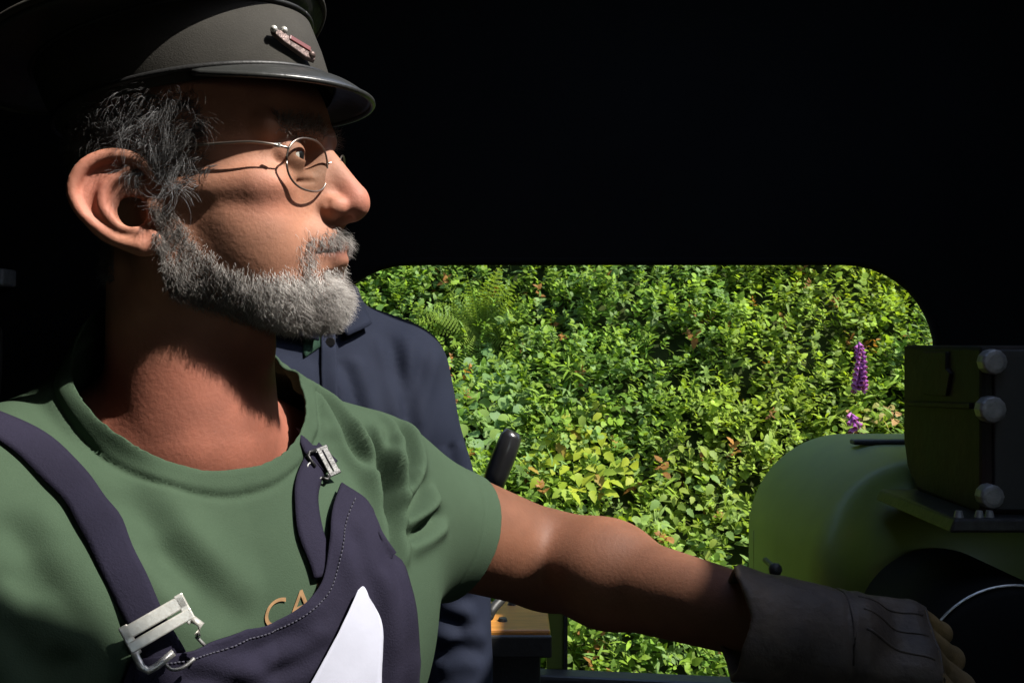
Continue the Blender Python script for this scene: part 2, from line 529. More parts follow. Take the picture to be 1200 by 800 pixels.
# ================================================================== bench
bench = empty('bench', (-0.2, 1.64, 0), 'black box bench with an orange varnished plank seat by the opening', 'bench')
zb = P(0, 738, 1.55)[2]
box_part('seat_plank', (-0.52, 1.55, zb - .022), (0.060, 1.725, zb), M['wood'], bench, .004)
box_part('box', (-0.50, 1.572, 0.0), (0.045, 1.72, zb - .0235), M['black_iron'], bench, .004)
box_part('edge_strip', (-0.52, 1.538, zb - .040), (0.062, 1.5485, zb - .006), M['black_iron'], bench, .003)
box_part('shelf_lip', (-0.50, 1.545, zb - .115), (0.062, 1.5715, zb - .095), M['black_iron'], bench, .003)
for px, py in ((600, 708), (589, 727)):
    Y = (CZ - zb) / ((py - 400) / FPX)
    bm = bmesh.new(); bmesh.ops.create_cone(bm, cap_ends=True, segments=16, radius1=.0085, radius2=.006, depth=.006, matrix=Matrix.Translation(((px - 600) / FPX * Y, Y, zb + .002)))
    bm_obj('bolt_head', bm, M['black_iron'], bench, False)

# ================================================================== hand lever behind the arm
lev = empty('hand_lever', (-0.02, 1.62, 0), 'black hand lever with rounded grip rising beside the navy jacket', 'lever')
YL = 1.545
g = [P(601, 505, YL), P(599, 511, YL), P(592, 530, YL), P(583, 553, YL), P(577, 570, YL), P(575, 575, YL)]
k = YL / FPX
tube_obj('grip', [g[0] + [0, 0, -.002]] + g[0:], [4 * k, 9 * k, 12.6 * k, 14 * k, 14 * k, 13 * k, 8 * k], M['bakelite'], lev, 20)
sh = smooth_path([P(577, 570, YL), P(584, 640, YL), P(592, 692, YL), P(573, 722, YL - .03), P(560, 790, YL - .06), (-0.06, 1.50, 0.0)], 6)
tube_obj('shaft', sh, .0075, M['black_iron'], lev, 10)

# ================================================================== green casing on the right
CY0, CY1 = 1.24, 1.72
CXL = (872 - 600) / FPX * CY1 + 0.008
CZT = CZ - (508 - 400) / FPX * CY1
casing = empty('boiler_casing', (0.9, 1.45, 0), 'dark green rounded metal casing behind the driver glove', 'casing')
def casing_mesh():
    rad = 0.165; fil = 0.14; nprof = 18; nf = 10
    V = []; rings = []
    def prof(ins):
        r = rad - ins * 0.45
        x0 = CXL + ins; zt_ = CZT - ins
        pts = [(x0, 0.0), (x0, 0.5), (x0, zt_ - r)]
        for k in range(1, nprof + 1):
            a = R(180 - 90 * k / nprof)
            pts.append((x0 + r + r * math.cos(a), zt_ - r + r * math.sin(a)))
        pts += [(x0 + r + .4, zt_), (XF - .002, zt_)]
        return pts
    secs = [(CY1, 0.0), (CY0 + fil, 0.0)]
    for k in range(1, nf + 1):
        a = R(90 * k / nf)
        secs.append((CY0 + fil - fil * math.sin(a), fil * (1 - math.cos(a))))
    secs.append((CY0, fil + .12)); secs.append((CY0, fil + .35))
    bm = bmesh.new()
    for (y, ins) in secs:
        rings.append([bm.verts.new((p[0], y, p[1])) for p in prof(min(ins, .62))])
    for i in range(len(rings) - 1):
        for j in range(len(rings[0]) - 1):
            bm.faces.new((rings[i][j], rings[i][j + 1], rings[i + 1][j + 1], rings[i + 1][j]))
    # close the front
    last = rings[-1]
    c0 = bm.verts.new((XF - .002, CY0, 0.0))
    bm.faces.new(last + [c0])
    return bm
bm_obj('casing_shell', casing_mesh(), M['green_paint'], casing, True)
bm = bmesh.new()
add_tube(bm, smooth_path([(CXL + .001, CY1 - .035, .3), (CXL + .001, CY1 - .035, 1.0), (CXL + .001, CY1 - .035, CZT - .16)], 5), .002, 6)
bm_obj('seam_bead', bm, M['green_paint'], casing, True)
bm = bmesh.new()
p = P(1000, 519, 1.6); add_box(bm, (p[0] + .05, 1.55, CZT + .003), (.14, .022, .008))
bm_obj('strap_bar', bm, M['black_iron'], casing, False, .003)
pk = P(906, 664, 1.30)
tube_obj('small_knob', [(pk[0], 1.34, pk[2]), (pk[0], 1.30, pk[2]), (pk[0] - .001, 1.285, pk[2]), (pk[0] - .001, 1.280, pk[2])], [.004, .004, .009, .006], M['black_iron'], casing)

# ------------------------------------------------------------------ bracket block with bolts
blk = empty('valve_block', (0.56, 1.16, 1.36), 'black iron valve block with pale bolt heads standing on the green casing', 'valve')
BY = 1.10
def prism(name, poly, y0, y1, m, parent, bevel):
    bm = bmesh.new()
    f0 = [bm.verts.new((x, y0, z)) for x, z in poly]; f1 = [bm.verts.new((x, y1, z)) for x, z in poly]
    bm.faces.new(f0); bm.faces.new(f1[::-1])
    for i in range(len(poly)):
        j = (i + 1) % len(poly); bm.faces.new((f0[i], f1[i], f1[j], f0[j]))
    return bm_obj(name, bm, m, parent, False, bevel)
def pxz(px, py, Y): q = P(px, py, Y); return (q[0], q[2])
BX = (1150 - 600) / FPX * BY; BYB = BX * FPX / (1058 - 600)
bm = bmesh.new()
poly = [(BY, 1.358), (BY, 1.545), (BYB, 1.545), (BYB, 1.42), (BYB - .012, 1.385), (BYB - .045, 1.358)]
f0 = [bm.verts.new((BX, y, z)) for y, z in poly]; f1 = [bm.verts.new((BX + .5, y, z)) for y, z in poly]
bm.faces.new(f0); bm.faces.new(f1[::-1])
for i in range(len(poly)): k = (i + 1) % len(poly); bm.faces.new((f0[i], f1[i], f1[k], f0[k]))
bm_obj('body', bm, M['greasy_iron'], blk, False, .005)
prism('front_plate', [(BX + .012, 1.364), (BX + .45, 1.364), (BX + .45, 1.541), (BX + .012, 1.541)], BY - .006, BY + .004, M['black_iron'], blk, .002)
def on_left(px, py):
    Y = BX * FPX / (px - 600); return (Y, CZ - (py - 400) / FPX * Y)
for nm, pl in (('raised_panel', ((1084, 412), (1112, 412), (1112, 432), (1117, 437), (1112, 464), (1084, 462))), ('cover_strip', ((1066, 470), (1140, 472), (1140, 479), (1066, 476)))):
    bm = bmesh.new(); q = [on_left(*p) for p in pl]
    f0 = [bm.verts.new((BX - .004, y, z)) for y, z in q]; f1 = [bm.verts.new((BX + .003, y, z)) for y, z in q]
    bm.faces.new(f0); bm.faces.new(f1[::-1])
    for i in range(len(q)): k = (i + 1) % len(q); bm.faces.new((f0[i], f1[i], f1[k], f0[k]))
    bm_obj(nm, bm, M['greasy_iron'], blk, False, .0015)
def bolt(px, py, Y, r, parent, name='bolt'):
    c = P(px, py, Y)
    bm = bmesh.new()
    ring = []
    for (yy, rr) in ((0.014, 1.0), (.001, 1.0), (-.002, .92), (-.003, .6)):
        ring.append([bm.verts.new((c[0] + r * rr * math.cos(R(30 * k)), c[1] + yy, c[2] + r * rr * math.sin(R(30 * k)))) for k in range(12)])
    for i in range(3):
        for k in range(12):
            bm.faces.new((ring[i][k], ring[i][(k + 1) % 12], ring[i + 1][(k + 1) % 12], ring[i + 1][k]))
    bm.faces.new(ring[-1]); bm.faces.new(ring[0])
    return bm_obj(name, bm, M['dull_steel'], parent, False, .0008)
bolt(1166, 424, BY - .012, .0140, blk); bolt(1164, 480, BY - .012, .0150, blk); bolt(1163, 582, BY - .012, .0135, blk)
prism('flange', [pxz(*q, BY - .01) for q in ((1110, 604), (1290, 604), (1290, 620), (1104, 620))], BY - .03, CY0 + .05, M['dark_steel'], blk, .003)
for (px, py) in ((1122, 602), (1146, 600), (1158, 603)):
    c = P(px, py, BY - .015)
    bm = bmesh.new(); bmesh.ops.create_cone(bm, cap_ends=True, segments=10, radius1=.0055, radius2=.0035, depth=.008, matrix=Matrix.Translation((c[0], BY - .018, P(0, 604, BY - .01)[2] + .003)))
    bm_obj('stud', bm, M['dull_steel'], blk)

# ------------------------------------------------------------------ round drum low on the right
drum = empty('round_drum', (P(1192, 800, 1.05)[0], 1.15, P(0, 800, 1.05)[2]), 'black round drum with thin pale rim in front of the casing', 'drum')
dc = P(1192, 800, 1.05); dr = 112 / FPX * 1.05
bm = bmesh.new()
prof = [(0.0, -.004), (dr * .55, -.004), (dr * .9, 0.0), (dr, .006), (dr, .20)]
NR = 64; ring = []
for (r, yy) in prof[1:]:
    ring.append([bm.verts.new((dc[0] + r * math.cos(2 * math.pi * k / NR), dc[1] + yy, dc[2] + r * math.sin(2 * math.pi * k / NR))) for k in range(NR)])
for i in range(len(ring) - 1):
    for k in range(NR): bm.faces.new((ring[i][k], ring[i][(k + 1) % NR], ring[i + 1][(k + 1) % NR], ring[i + 1][k]))
bm.faces.new(ring[0]); bm.faces.new(ring[-1])
bm_obj('drum_body', bm, M['soot'], drum, True)
tube_obj('rim', [(dc[0] + (dr + .001) * math.cos(2 * math.pi * k / NR), dc[1] + .005, dc[2] + (dr + .001) * math.sin(2 * math.pi * k / NR)) for k in range(NR + 1)], .0016, M['steel'], drum, 6)

# ================================================================== people
def frame(yaw, pitch=0, roll=0):
    """columns: forward, left, up; yaw measured from +X towards +Y"""
    return np.array(Matrix.Rotation(R(yaw), 3, 'Z') @ Matrix.Rotation(R(-pitch), 3, 'Y') @ Matrix.Rotation(R(roll), 3, 'X'), np.float32)

EAR = [(-0.5, 6.9, 1.0), (0.1, 7.2, 1.9), (-0.7, 7.6, 2.9), (-2.1, 8.2, 3.25), (-3.5, 8.9, 2.6), (-4.25, 9.3, 1.2), (-4.0, 9.2, -0.2), (-3.1, 8.8, -1.4), (-1.9, 8.2, -2.4), (-0.7, 7.8, -2.8)]
EAR_R = [.36, .38, .42, .44, .45, .40, .36, .36, .42, .62]
_e = np.array(smooth_path([np.r_[a, b] for a, b in zip(EAR, EAR_R)], 3)); EAR = _e[:, :3].tolist(); EAR_R = _e[:, 3].tolist()
_e = np.array(smooth_path([(-1.2, 7.85, 2.2, .22), (-2.4, 8.5, 1.2, .32), (-2.6, 8.65, -.2, .34), (-1.8, 8.3, -1.4, .32), (-.8, 7.9, -1.75, .26)], 3)); ANTI = _e[:, :3].tolist(); ANTI_R = _e[:, 3].tolist()
def head_sdf(p, ears=True):
    """head in its own frame, centimetres, origin between the ear canals"""
    q = p.copy(); q[:, 1] = np.abs(q[:, 1])
    d = ell(q, (0.2, 0, 5.6), (9.5, 7.5, 7.6))
    d = smin(d, ell(q, (3.4, 0, 0.2), (6.1, 6.0, 6.4)), 2.0)
    d = smin(d, ell(q, (6.2, 0, -4.4), (4.0, 3.9, 3.8)), 1.6)
    d = smin(d, rcone(q, (0.2, 5.5, -0.2), (0.4, 5.3, -3.9), 1.4, 1.45), 1.6)
    d = smin(d, rcone(q, (0.4, 5.3, -3.9), (7.4, 2.2, -7.0), 1.5, 1.35), 1.4)
    d = smin(d, ell(q, (8.5, 0.5, -6.7), (1.55, 1.6, 1.4)), 0.9)
    d = smin(d, ell(q, (4.6, 4.1, -2.2), (3.3, 2.2, 3.6)), 1.8)
    d = smin(d, ell(q, (6.5, 4.4, 0.9), (2.0, 1.6, 1.2)), 1.3)
    d = smin(d, rcone(q, (0.8, 6.5, 1.0), (6.0, 5.2, 1.0), .7, .8), 1.2)
    # brow and sockets
    d = smin(d, rcone(q, (8.9, 1.1, 4.8), (7.3, 4.7, 4.8), .95, .8), 0.9)
    d = smax(d, -ell(q, (9.5, 3.2, 3.0), (1.9, 2.0, 1.25)), 0.8)
    d = smin(d, sph(q, (7.75, 3.2, 3.05), 1.42), 0.25)                     # lids
    d = smax(d, -ell(q, (9.4, 3.2, 3.0), (.75, 1.25, .28)), 0.12)          # lid opening
    d = smin(d, rcone(q, (8.6, 2.2, 1.6), (7.7, 4.4, 1.6), .35, .35), 0.7)  # bag under the eye
    d = smax(d, -rcone(q, (9.3, 1.9, 1.4), (8.0, 4.5, 1.1), .10, .10), 0.3)
    # nose
    n = rcone(q, (9.0, 0, 4.1), (11.35, 0, 0.45), .68, .92)
    n = smin(n, ell(q, (11.40, 0, -0.20), (1.02, 1.05, 1.0)), 0.7)
    n = smin(n, ell(q, (10.2, 1.2, -.40), (1.05, .75, .80)), 0.5)
    n = smin(n, rcone(q, (11.2, 0, -.85), (9.6, 0, -1.25), .45, .5), 0.5)
    n = smax(n, -ell(q, (10.75, .58, -1.30), (.62, .30, .50)), 0.2)
    n = smin(n, ell(q, (9.0, 0, 1.2), (1.5, 1.75, 2.2)), 0.9)
    d = smin(d, n, 0.55)
    # muzzle, lips
    d = smin(d, ell(q, (8.3, 0, -2.6), (2.1, 2.7, 1.9)), 0.9)
    d = smin(d, chain(q, [(10.25, 0, -2.95), (9.95, 1.0, -3.0), (8.9, 2.3, -3.45)], [.46, .42, .2]), 0.35)
    d = smin(d, chain(q, [(10.05, 0, -3.95), (9.8, 1.0, -3.9), (8.85, 2.2, -3.6)], [.55, .48, .2]), 0.35)
    d = smax(d, -chain(q, [(10.9, 0, -3.45), (10.3, 1.0, -3.42), (9.2, 2.5, -3.6)], [.10, .10, .08]), 0.18)
    d = smax(d, -rcone(q, (10.2, 0, -5.2), (9.4, 1.4, -5.1), .35, .25), 0.7)        # mentolabial dip
    d = smax(d, -chain(q, [(10.1, 1.95, -.1), (9.55, 2.65, -1.6), (8.95, 3.15, -3.2)], [.10, .12, .08]), 0.4)   # nasolabial fold
    # neck
    d = smin(d, rcone(q, (-1.4, 0, -2), (-2.0, 0, -16), 5.5, 6.1), 2.2)
    d = smin(d, rcone(q, (-0.9, 5.1, -3), (2.4, 1.3, -14.5), 1.2, 1.1), 1.0)
    d = smin(d, ell(q, (3.5, 0, -9.8), (1.1, .8, 1.4)), 1.2)
    if ears:
        e = chain(q, EAR, EAR_R)
        e = smin(e, ell(q, (-0.15, 7.5, -2.55), (.85, .48, .85)), .5)                   # lobe
        bowl = np.abs(np.array((q - arr((-1.9, 7.9, 0.4))) @ arr((.46, .885, .07)))) - .14
        inpl = ell(q, (-1.9, 7.9, 0.3), (2.4, 2.2, 3.0))
        e = smin(e, np.maximum(bowl, inpl), .25)
        e = smin(e, chain(q, ANTI, ANTI_R), .55)  # antihelix
        e = smin(e, chain(q, [(-.5, 6.9, 1.0), (-1.3, 7.5, .55)], [.3, .2]), .3)       # crus
        e = smin(e, ell(q, (.15, 7.35, -.35), (.5, .55, .75)), .4)                       # tragus
        e = smax(e, -ell(q, (-1.1, 7.9, -.45), (.85, 1.1, 1.05)), .25)                   # concha
        e = smax(e, -ell(q, (-1.9, 8.6, 2.3), (.75, .6, .35)), .2)
        d = smin(d, e, .35)
    return d

def skin_colour(q, beard=True):
    """q: head-frame cm"""
    n = len(q); ya = np.abs(q[:, 1])
    base = np.tile(np.array([0.290, 0.136, 0.085], np.float32), (n, 1))
    def blob(c, r): return np.exp(-(((q[:, 0] - c[0]) / r[0]) ** 2 + ((ya - c[1]) / r[1]) ** 2 + ((q[:, 2] - c[2]) / r[2]) ** 2))
    red = 0.9 * blob((11.5, 0, .2), (1.5, 1.8, 1.6)) + 0.5 * blob((6.8, 4.8, .2), (2.2, 2, 1.7)) + .8 * blob((-3, 8.8, .8), (2.0, 1.5, 3.0)) + .5 * blob((-.2, 7.6, -2.4), (1, 1, 1))
    red = np.clip(red, 0, 1)[:, None]
    base = base * (1 - red) + np.array([0.37, 0.128, 0.090]) * red
    lip = np.clip(blob((9.9, .6, -3.45), (.9, 1.7, .62)), 0, 1)[:, None]
    base = base * (1 - .7 * lip) + np.array([0.25, 0.085, 0.07]) * .7 * lip
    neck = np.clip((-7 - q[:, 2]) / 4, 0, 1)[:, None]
    base = base * (1 - neck) + np.array([0.22, 0.078, 0.050]) * neck  # redder neck, also darkened to stand in for shade below the jaw
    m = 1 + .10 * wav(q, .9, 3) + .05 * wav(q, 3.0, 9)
    return (base * m[:, None]).astype(np.float32)

def to_local(p, O, A): return (p - O.astype(np.float32)) @ A          # rows
# ---------------------------------------------------------------- driver: pose
HO = np.array([-0.223, 0.722, 1.640]); HA = frame(-10, 4)
NB = np.array([-0.240, 0.738, 1.506])                # base of the neck
PHI = 42
BL = np.array([math.cos(R(PHI)), math.sin(R(PHI)), 0]); BF = np.array([math.sin(R(PHI)), -math.cos(R(PHI)), 0])
BA = np.stack([BL, BF, np.array([0, 0, 1.0])], 1).astype(np.float32)      # columns: left, front, up
def BW(a, b, c): return NB + a * BL + b * BF + c * np.array([0, 0, 1.0])
S_L = BW(.160, .0, -.088); E_L = P(640, 656, .985); H_L = P(950, 742, .775)
S_R = BW(-.180, .0, -.070); E_R = BW(-.235, -.03, -.34); H_R = BW(-.17, .16, -.50)

def torso_sdf(p, fat=0.0):
    q = to_local(p, NB, BA); q[:, 0] = np.abs(q[:, 0])
    d = ell(q, (0, -.005, -.27), (.165, .118, .27))
    d = smin(d, ell(q, (.075, .045, -.17), (.10, .072, .10)), .06)
    d = smin(d, rcone(q, (.035, -.030, -.020), (.150, -.012, -.080), .050, .048), .05)
    d = smin(d, ell(q, (0, .035, -.47), (.165, .135, .20)), .10)
    d = smin(d, ell(q, (0, .0, -.62), (.172, .125, .13)), .08)
    return d - fat
def arm_skin(p):
    d = rcone(p, S_L, E_L, .054, .0435)
    d = smin(d, rcone(p, S_L + (E_L - S_L) * .35 + np.array([0, 0, -.006]), E_L, .044, .040), .02)
    m = E_L + (H_L - E_L) * .28
    d = smin(d, rcone(p, E_L, m, .0425, .0435), .02)
    d = smin(d, rcone(p, m, H_L, .0435, .0285), .02)
    d = smin(d, ell(to_local(p, E_L + (H_L - E_L) * .22, np.eye(3, dtype=np.float32)), (0, 0, .012), (.05, .05, .034)), .03)
    r = rcone(p, S_R, E_R, .053, .042)
    r = smin(r, rcone(p, E_R, H_R, .042, .028), .02)
    return d, r
def body_sdf(p):
    d = head_sdf(to_local(p, HO, HA) * 100.0) * 0.01
    t = torso_sdf(p, -.011)
    d = smin(d, t, .022)
    l, r = arm_skin(p)
    d = smin(d, l, .04); d = smin(d, r, .04)
    return d
# hands: own frame in cm, x wrist->knuckles, y index(-) -> little(+), z back of the hand
def hand_sdf(q, bend, fat=0.0, thumb=True, parts='all'):
    d = rbox(q, (4.6, 0, 0), (4.5, 3.9, 1.45), 1.3)
    d = smin(d, rcone(q, (-3, 0, 0), (2.5, 0, 0), 2.7, 2.5), 2.0)
    d = smin(d, ell(q, (8.3, 0, .35), (1.1, 3.8, .95)), .8)
    fing = None
    for y, s in ((-3.05, .92), (-1.05, 1.0), (.95, .95), (2.85, .78)):
        pos = np.array([8.7, y, .2]); a = 0.0; pts = [pos.copy()]; rad = [1.02 * (.9 if s < .8 else 1)]
        for i, ln in enumerate((4.3, 2.7, 2.1)):
            a += R(bend[i]); pos = pos + ln * s * np.array([math.cos(a), 0.02 * y, -math.sin(a)])
            pts.append(pos.copy()); rad.append(rad[0] * (.95, .88, .78)[i])
        f = chain(q, pts, rad, .3) - fat
        fing = f if fing is None else smin(fing, f, .12)
    d = smin(d - fat, fing, .35)
    if thumb:
        t = chain(q, [(1.6, -2.6, -.6), (4.4, -4.3, -1.9), (7.2, -4.2, -3.3), (9.2, -3.4, -4.0)], [1.5, 1.25, 1.05, .85], .3) - fat
        d = smin(d, t, .6)
    return d
def hand_frame(x, z):
    x = np.array(x, float); x /= np.linalg.norm(x)
    z = np.array(z, float); z -= x * (z @ x); z /= np.linalg.norm(z)
    return np.stack([x, np.cross(z, x), z], 1).astype(np.float32)

driver = empty('person', (float(NB[0]), float(NB[1]), 0.0), 'bearded man in peaked cap, green T-shirt and navy bib overalls, arm outstretched', 'person')

# head + neck finely, the rest coarser; both pieces of ONE body mesh meet under the shirt
NECK_N = np.array([0, .64, .768]); NECK_P = np.array([0, .089, -.046])      # neckline plane in torso frame
def neck_h(p): return (to_local(p, NB, BA) - NECK_P.astype(np.float32)) @ NECK_N.astype(np.float32)
Vh, Fh = surface_nets(body_sdf, HO + [-.14, -.15, -.25], HO + [.15, .14, .15], .00145)
cutd = neck_h(Vh) + .028
Vh, Fh = drop_verts(Vh, Fh, (cutd < 0))
Vb, Fb = surface_nets(body_sdf, [-.62, .38, .88], [.34, 1.12, 1.58], .0034)
Vb, Fb = drop_verts(Vb, Fb, (neck_h(Vb) + .028 > .003) & (np.linalg.norm(Vb - (NB + [0.02, -.02, .0]), axis=1) < .135))
Vall = np.concatenate([Vh, Vb]); Fall = np.concatenate([Fh, Fb + len(Vh)])
me = fast_mesh('driver_body', Vall, Fall)
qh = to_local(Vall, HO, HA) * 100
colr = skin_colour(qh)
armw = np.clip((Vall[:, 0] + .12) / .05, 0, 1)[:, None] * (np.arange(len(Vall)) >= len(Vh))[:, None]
armc = np.array([0.125, 0.052, 0.029]) * (1 + .22 * wav(Vall, 30, 5) + .05 * wav(Vall, 120, 12))[:, None]  # arm skin darkened to stand in for weaker light on it
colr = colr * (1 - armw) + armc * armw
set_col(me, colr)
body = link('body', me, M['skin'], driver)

def laplace(me, V, it, lam=.5):
    E = np.empty(len(me.edges) * 2, np.int32); me.edges.foreach_get('vertices', E); E = E.reshape(-1, 2)
    deg = np.bincount(E.ravel(), minlength=len(V)).astype(np.float32)
    for _ in range(it):
        S_ = np.zeros_like(V)
        for c in range(3):
            S_[:, c] = np.bincount(E[:, 0], V[E[:, 1], c], len(V)) + np.bincount(E[:, 1], V[E[:, 0], c], len(V))
        V = V + lam * (S_ / np.maximum(deg, 1)[:, None] - V)
    return V
# ---------------------------------------------------------------- T-shirt
HEM_T = .46
ax_u = (E_L - S_L) / np.linalg.norm(E_L - S_L)
ax_r = (E_R - S_R) / np.linalg.norm(E_R - S_R)
def shirt_sdf(p):
    d = torso_sdf(p, .007)
    d = smin(d, rcone(to_local(p, NB, BA), (-.006, .006, -.08), (-.006, .004, .08), .072, .068), .035)
    sl = rcone(p, S_L, S_L + (E_L - S_L) * .75, .058, .0475)
    sl = smin(sl, rcone(p, S_L + np.array([.0, 0, -.03]), S_L + (E_L - S_L) * .75 + np.array([0, 0, -.006]), .052, .046), .03)
    d = smin(d, sl, .05)
    sr = rcone(p, S_R, S_R + (E_R - S_R) * .85, .064, .056)
    d = smin(d, sr, .055)
    d = d + .0014 * wav(p, 22, 2, 7) + .0004 * wav(p, 60, 10, 7)
    return d
Vs, Fs = surface_nets(shirt_sdf, [-.62, .40, .94], [.14, 1.10, 1.58], .0025)
hem = ax_u / 1.0
def hem_h(p): return (p - (S_L + (E_L - S_L) * HEM_T)) @ ax_u
def hemr_h(p): return (p - (S_R + (E_R - S_R) * .72)) @ ax_r
me = fast_mesh('tshirt', Vs, Fs)
bm = bmesh.new(); bm.from_mesh(me)
def cut(bm, co, no, region):
    geom = [g for g in list(bm.verts) + list(bm.edges) + list(bm.faces)]
    fs = [f for f in bm.faces if region(f.calc_center_median())]
    es = {e for f in fs for e in f.edges}; vs = {v for f in fs for v in f.verts}
    r = bmesh.ops.bisect_plane(bm, geom=list(vs) + list(es) + fs, plane_co=co, plane_no=no, clear_outer=True)
bmesh.ops.dissolve_degenerate(bm, dist=1e-6, edges=bm.edges)
cut(bm, Vector(S_L + (E_L - S_L) * HEM_T), Vector(ax_u), lambda c: (np.array(c) - S_L) @ ax_u > .07 and c.x > -.13)
cut(bm, Vector(S_R + (E_R - S_R) * .72), Vector(ax_r), lambda c: (np.array(c) - S_R) @ ax_r > .10 and (np.array(c) - NB) @ BL < -.155)
nw = BA @ NECK_N; pw = NB + BA @ NECK_P
cut(bm, Vector(pw), Vector(nw), lambda c: np.linalg.norm(np.array(c) - NB) < .16)
cut(bm, Vector((0, 0, .96)), Vector((0, 0, -1)), lambda c: c.z < .99)
bm.to_mesh(me); bm.free()
Vs = get_co(me); Ns = get_no(me)
tri = np.array([list(p.vertices)[:3] + ([list(p.vertices)[3]] if len(p.vertices) > 3 else [list(p.vertices)[2]]) for p in me.polygons]) if False else None
shirt_bvh0 = BVHTree.FromPolygons(Vs.tolist(), [tuple(p.vertices) for p in me.polygons])
def hit0(px, py, bvh=None):
    r = (bvh or shirt_bvh0).ray_cast(CAMV, ray(px, py))
    return r[0], r[1]
def lines3(lines, bvh=None):
    out = []
    for ln in lines:
        pts = []
        for (px, py) in ln:
            h, n = hit0(px, py, bvh)
            if h is not None: pts.append(np.array(h))
        if len(pts) > 1: out.append(pts)
    return out
big = lines3([
    [(330, 425), (373, 463), (413, 524), (436, 560), (450, 610)],
    [(379, 436), (399, 460), (425, 509), (446, 556), (456, 606)],
    [(410, 462), (425, 497), (443, 543), (455, 585)],
    [(438, 475), (449, 508), (450, 549), (452, 580)],
    [(458, 488), (476, 512), (480, 538), (474, 556), (462, 590)],
    [(334, 462), (352, 492), (375, 524)],
    [(440, 560), (456, 612), (461, 662)],
    [(500, 560), (485, 590), (466, 612)], [(520, 600), (495, 618), (470, 630)],
])
chest = lines3([
    [(173, 630), (200, 662), (226, 692), (252, 745)],
    [(31, 462), (65, 492), (105, 522), (173, 556)],
    [(0, 600), (30, 645), (60, 690), (105, 757)],
    [(0, 660), (40, 720), (80, 790)], [(0, 720), (30, 770), (60, 800)],
    [(140, 575), (200, 640), (250, 690), (290, 735)],
])
Vs2 = sculpt_folds(Vs, Ns, chest, .0095, .0055, .6)
Vs2 = laplace(me, sculpt_folds(Vs2, Ns, big, .0050, .0125, .65), 7)
# collar rib and hems
nh = neck_h(Vs); near = (np.linalg.norm(Vs - NB, axis=1) < .20)
ds = -nh / np.maximum(.25, np.sqrt(np.clip(1 - (Ns @ (BA @ NECK_N)) ** 2, 0, 1)))     # distance along the cloth
rib = near * (.0020 * np.exp(-((ds - .008) / .0095) ** 4) - .0022 * np.exp(-((ds - .0200) / .0030) ** 2))
hh = -hem_h(Vs); hm = (Vs[:, 0] > -.13) & ((Vs - S_L) @ ax_u > 0.0)
rib = rib + hm * (-.0012 * np.exp(-((hh - .020) / .0016) ** 2) - .0005 * np.exp(-((hh - .0225) / .0012) ** 2))
Vs2 = Vs2 + Ns * rib[:, None].astype(np.float32)
set_co(me, Vs2)
shirt_polys = [tuple(p.vertices) for p in me.polygons]
shirt_bvh = BVHTree.FromPolygons(Vs2.tolist(), shirt_polys)
tshirt = link('t_shirt', me, M['shirt'], driver)
so = tshirt.modifiers.new('cloth', 'SOLIDIFY'); so.thickness = .0022; so.offset = -1

def on_shirt(px, py, off, depth=None):
    h, n = hit0(px, py, shirt_bvh)
    if h is None or h.y > 1.2:
        # slide towards the chest until the cloth is met
        for s in range(1, 120):
            h, n = hit0(px - s, py, shirt_bvh)
            if h is not None and h.y < 1.2: break
    if h is None: return None, None
    if n.dot(ray(px, py)) > 0: n = -n
    return np.array(h + n * off), np.array(n)

def resample(pts, n):
    pts = np.array(smooth_path(pts, 8)); seg = np.r_[0, np.cumsum(np.linalg.norm(np.diff(pts, axis=0), axis=1))]
    t = np.linspace(0, seg[-1], n)
    return np.stack([np.interp(t, seg, pts[:, i]) for i in range(pts.shape[1])], 1)

def coons(top, bot, left, right, nu, nv):
    T = resample(top, nu); B = resample(bot, nu); Lf = resample(left, nv); Rt = resample(right, nv)
    u = np.linspace(0, 1, nu)[None, :, None]; v = np.linspace(0, 1, nv)[:, None, None]
    G = (1 - v) * T[None] + v * B[None] + (1 - u) * Lf[:, None] + u * Rt[:, None]
    G = G - ((1 - u) * (1 - v) * T[0] + u * (1 - v) * T[-1] + (1 - u) * v * B[0] + u * v * B[-1])
    return G

def draped(name, G, off, mat_, parent, thick=.0018, wob=0, folds=None, smooth_it=6, fw=.004, fd=.004):
    nv, nu, _ = G.shape
    V = np.zeros((nv, nu, 3), np.float32); Nn = np.zeros((nv, nu, 3), np.float32)
    for j in range(nv):
        for i in range(nu):
            p, n = on_shirt(G[j, i, 0], G[j, i, 1], off)
            V[j, i] = p; Nn[j, i] = n
    for _ in range(smooth_it):      # relax so the cloth spans the creases beneath
        W = V.copy()
        W[1:-1, 1:-1] = .25 * (V[:-2, 1:-1] + V[2:, 1:-1] + V[1:-1, :-2] + V[1:-1, 2:])
        dn = ((W - V) * Nn).sum(2, keepdims=True)
        V = V + np.maximum(dn, -off * .35) * Nn
    V = V.reshape(-1, 3); Nn = Nn.reshape(-1, 3)
    if wob: V = V + Nn * (wob * wav(V, 45, 4)[:, None] + wob * .5 * wav(V, 110, 14)[:, None])
    if folds:
        V = sculpt_folds(V, Nn, folds, fw, fd)
    idx = np.arange(nv * nu).reshape(nv, nu)
    F = np.stack([idx[:-1, :-1], idx[1:, :-1], idx[1:, 1:], idx[:-1, 1:]], -1).reshape(-1, 4)
    me = fast_mesh(name, V, F)
    o = link(name, me, mat_, parent)
    s = o.modifiers.new('cloth', 'SOLIDIFY'); s.thickness = thick; s.offset = 0
    return o, V.reshape(nv, nu, 3)

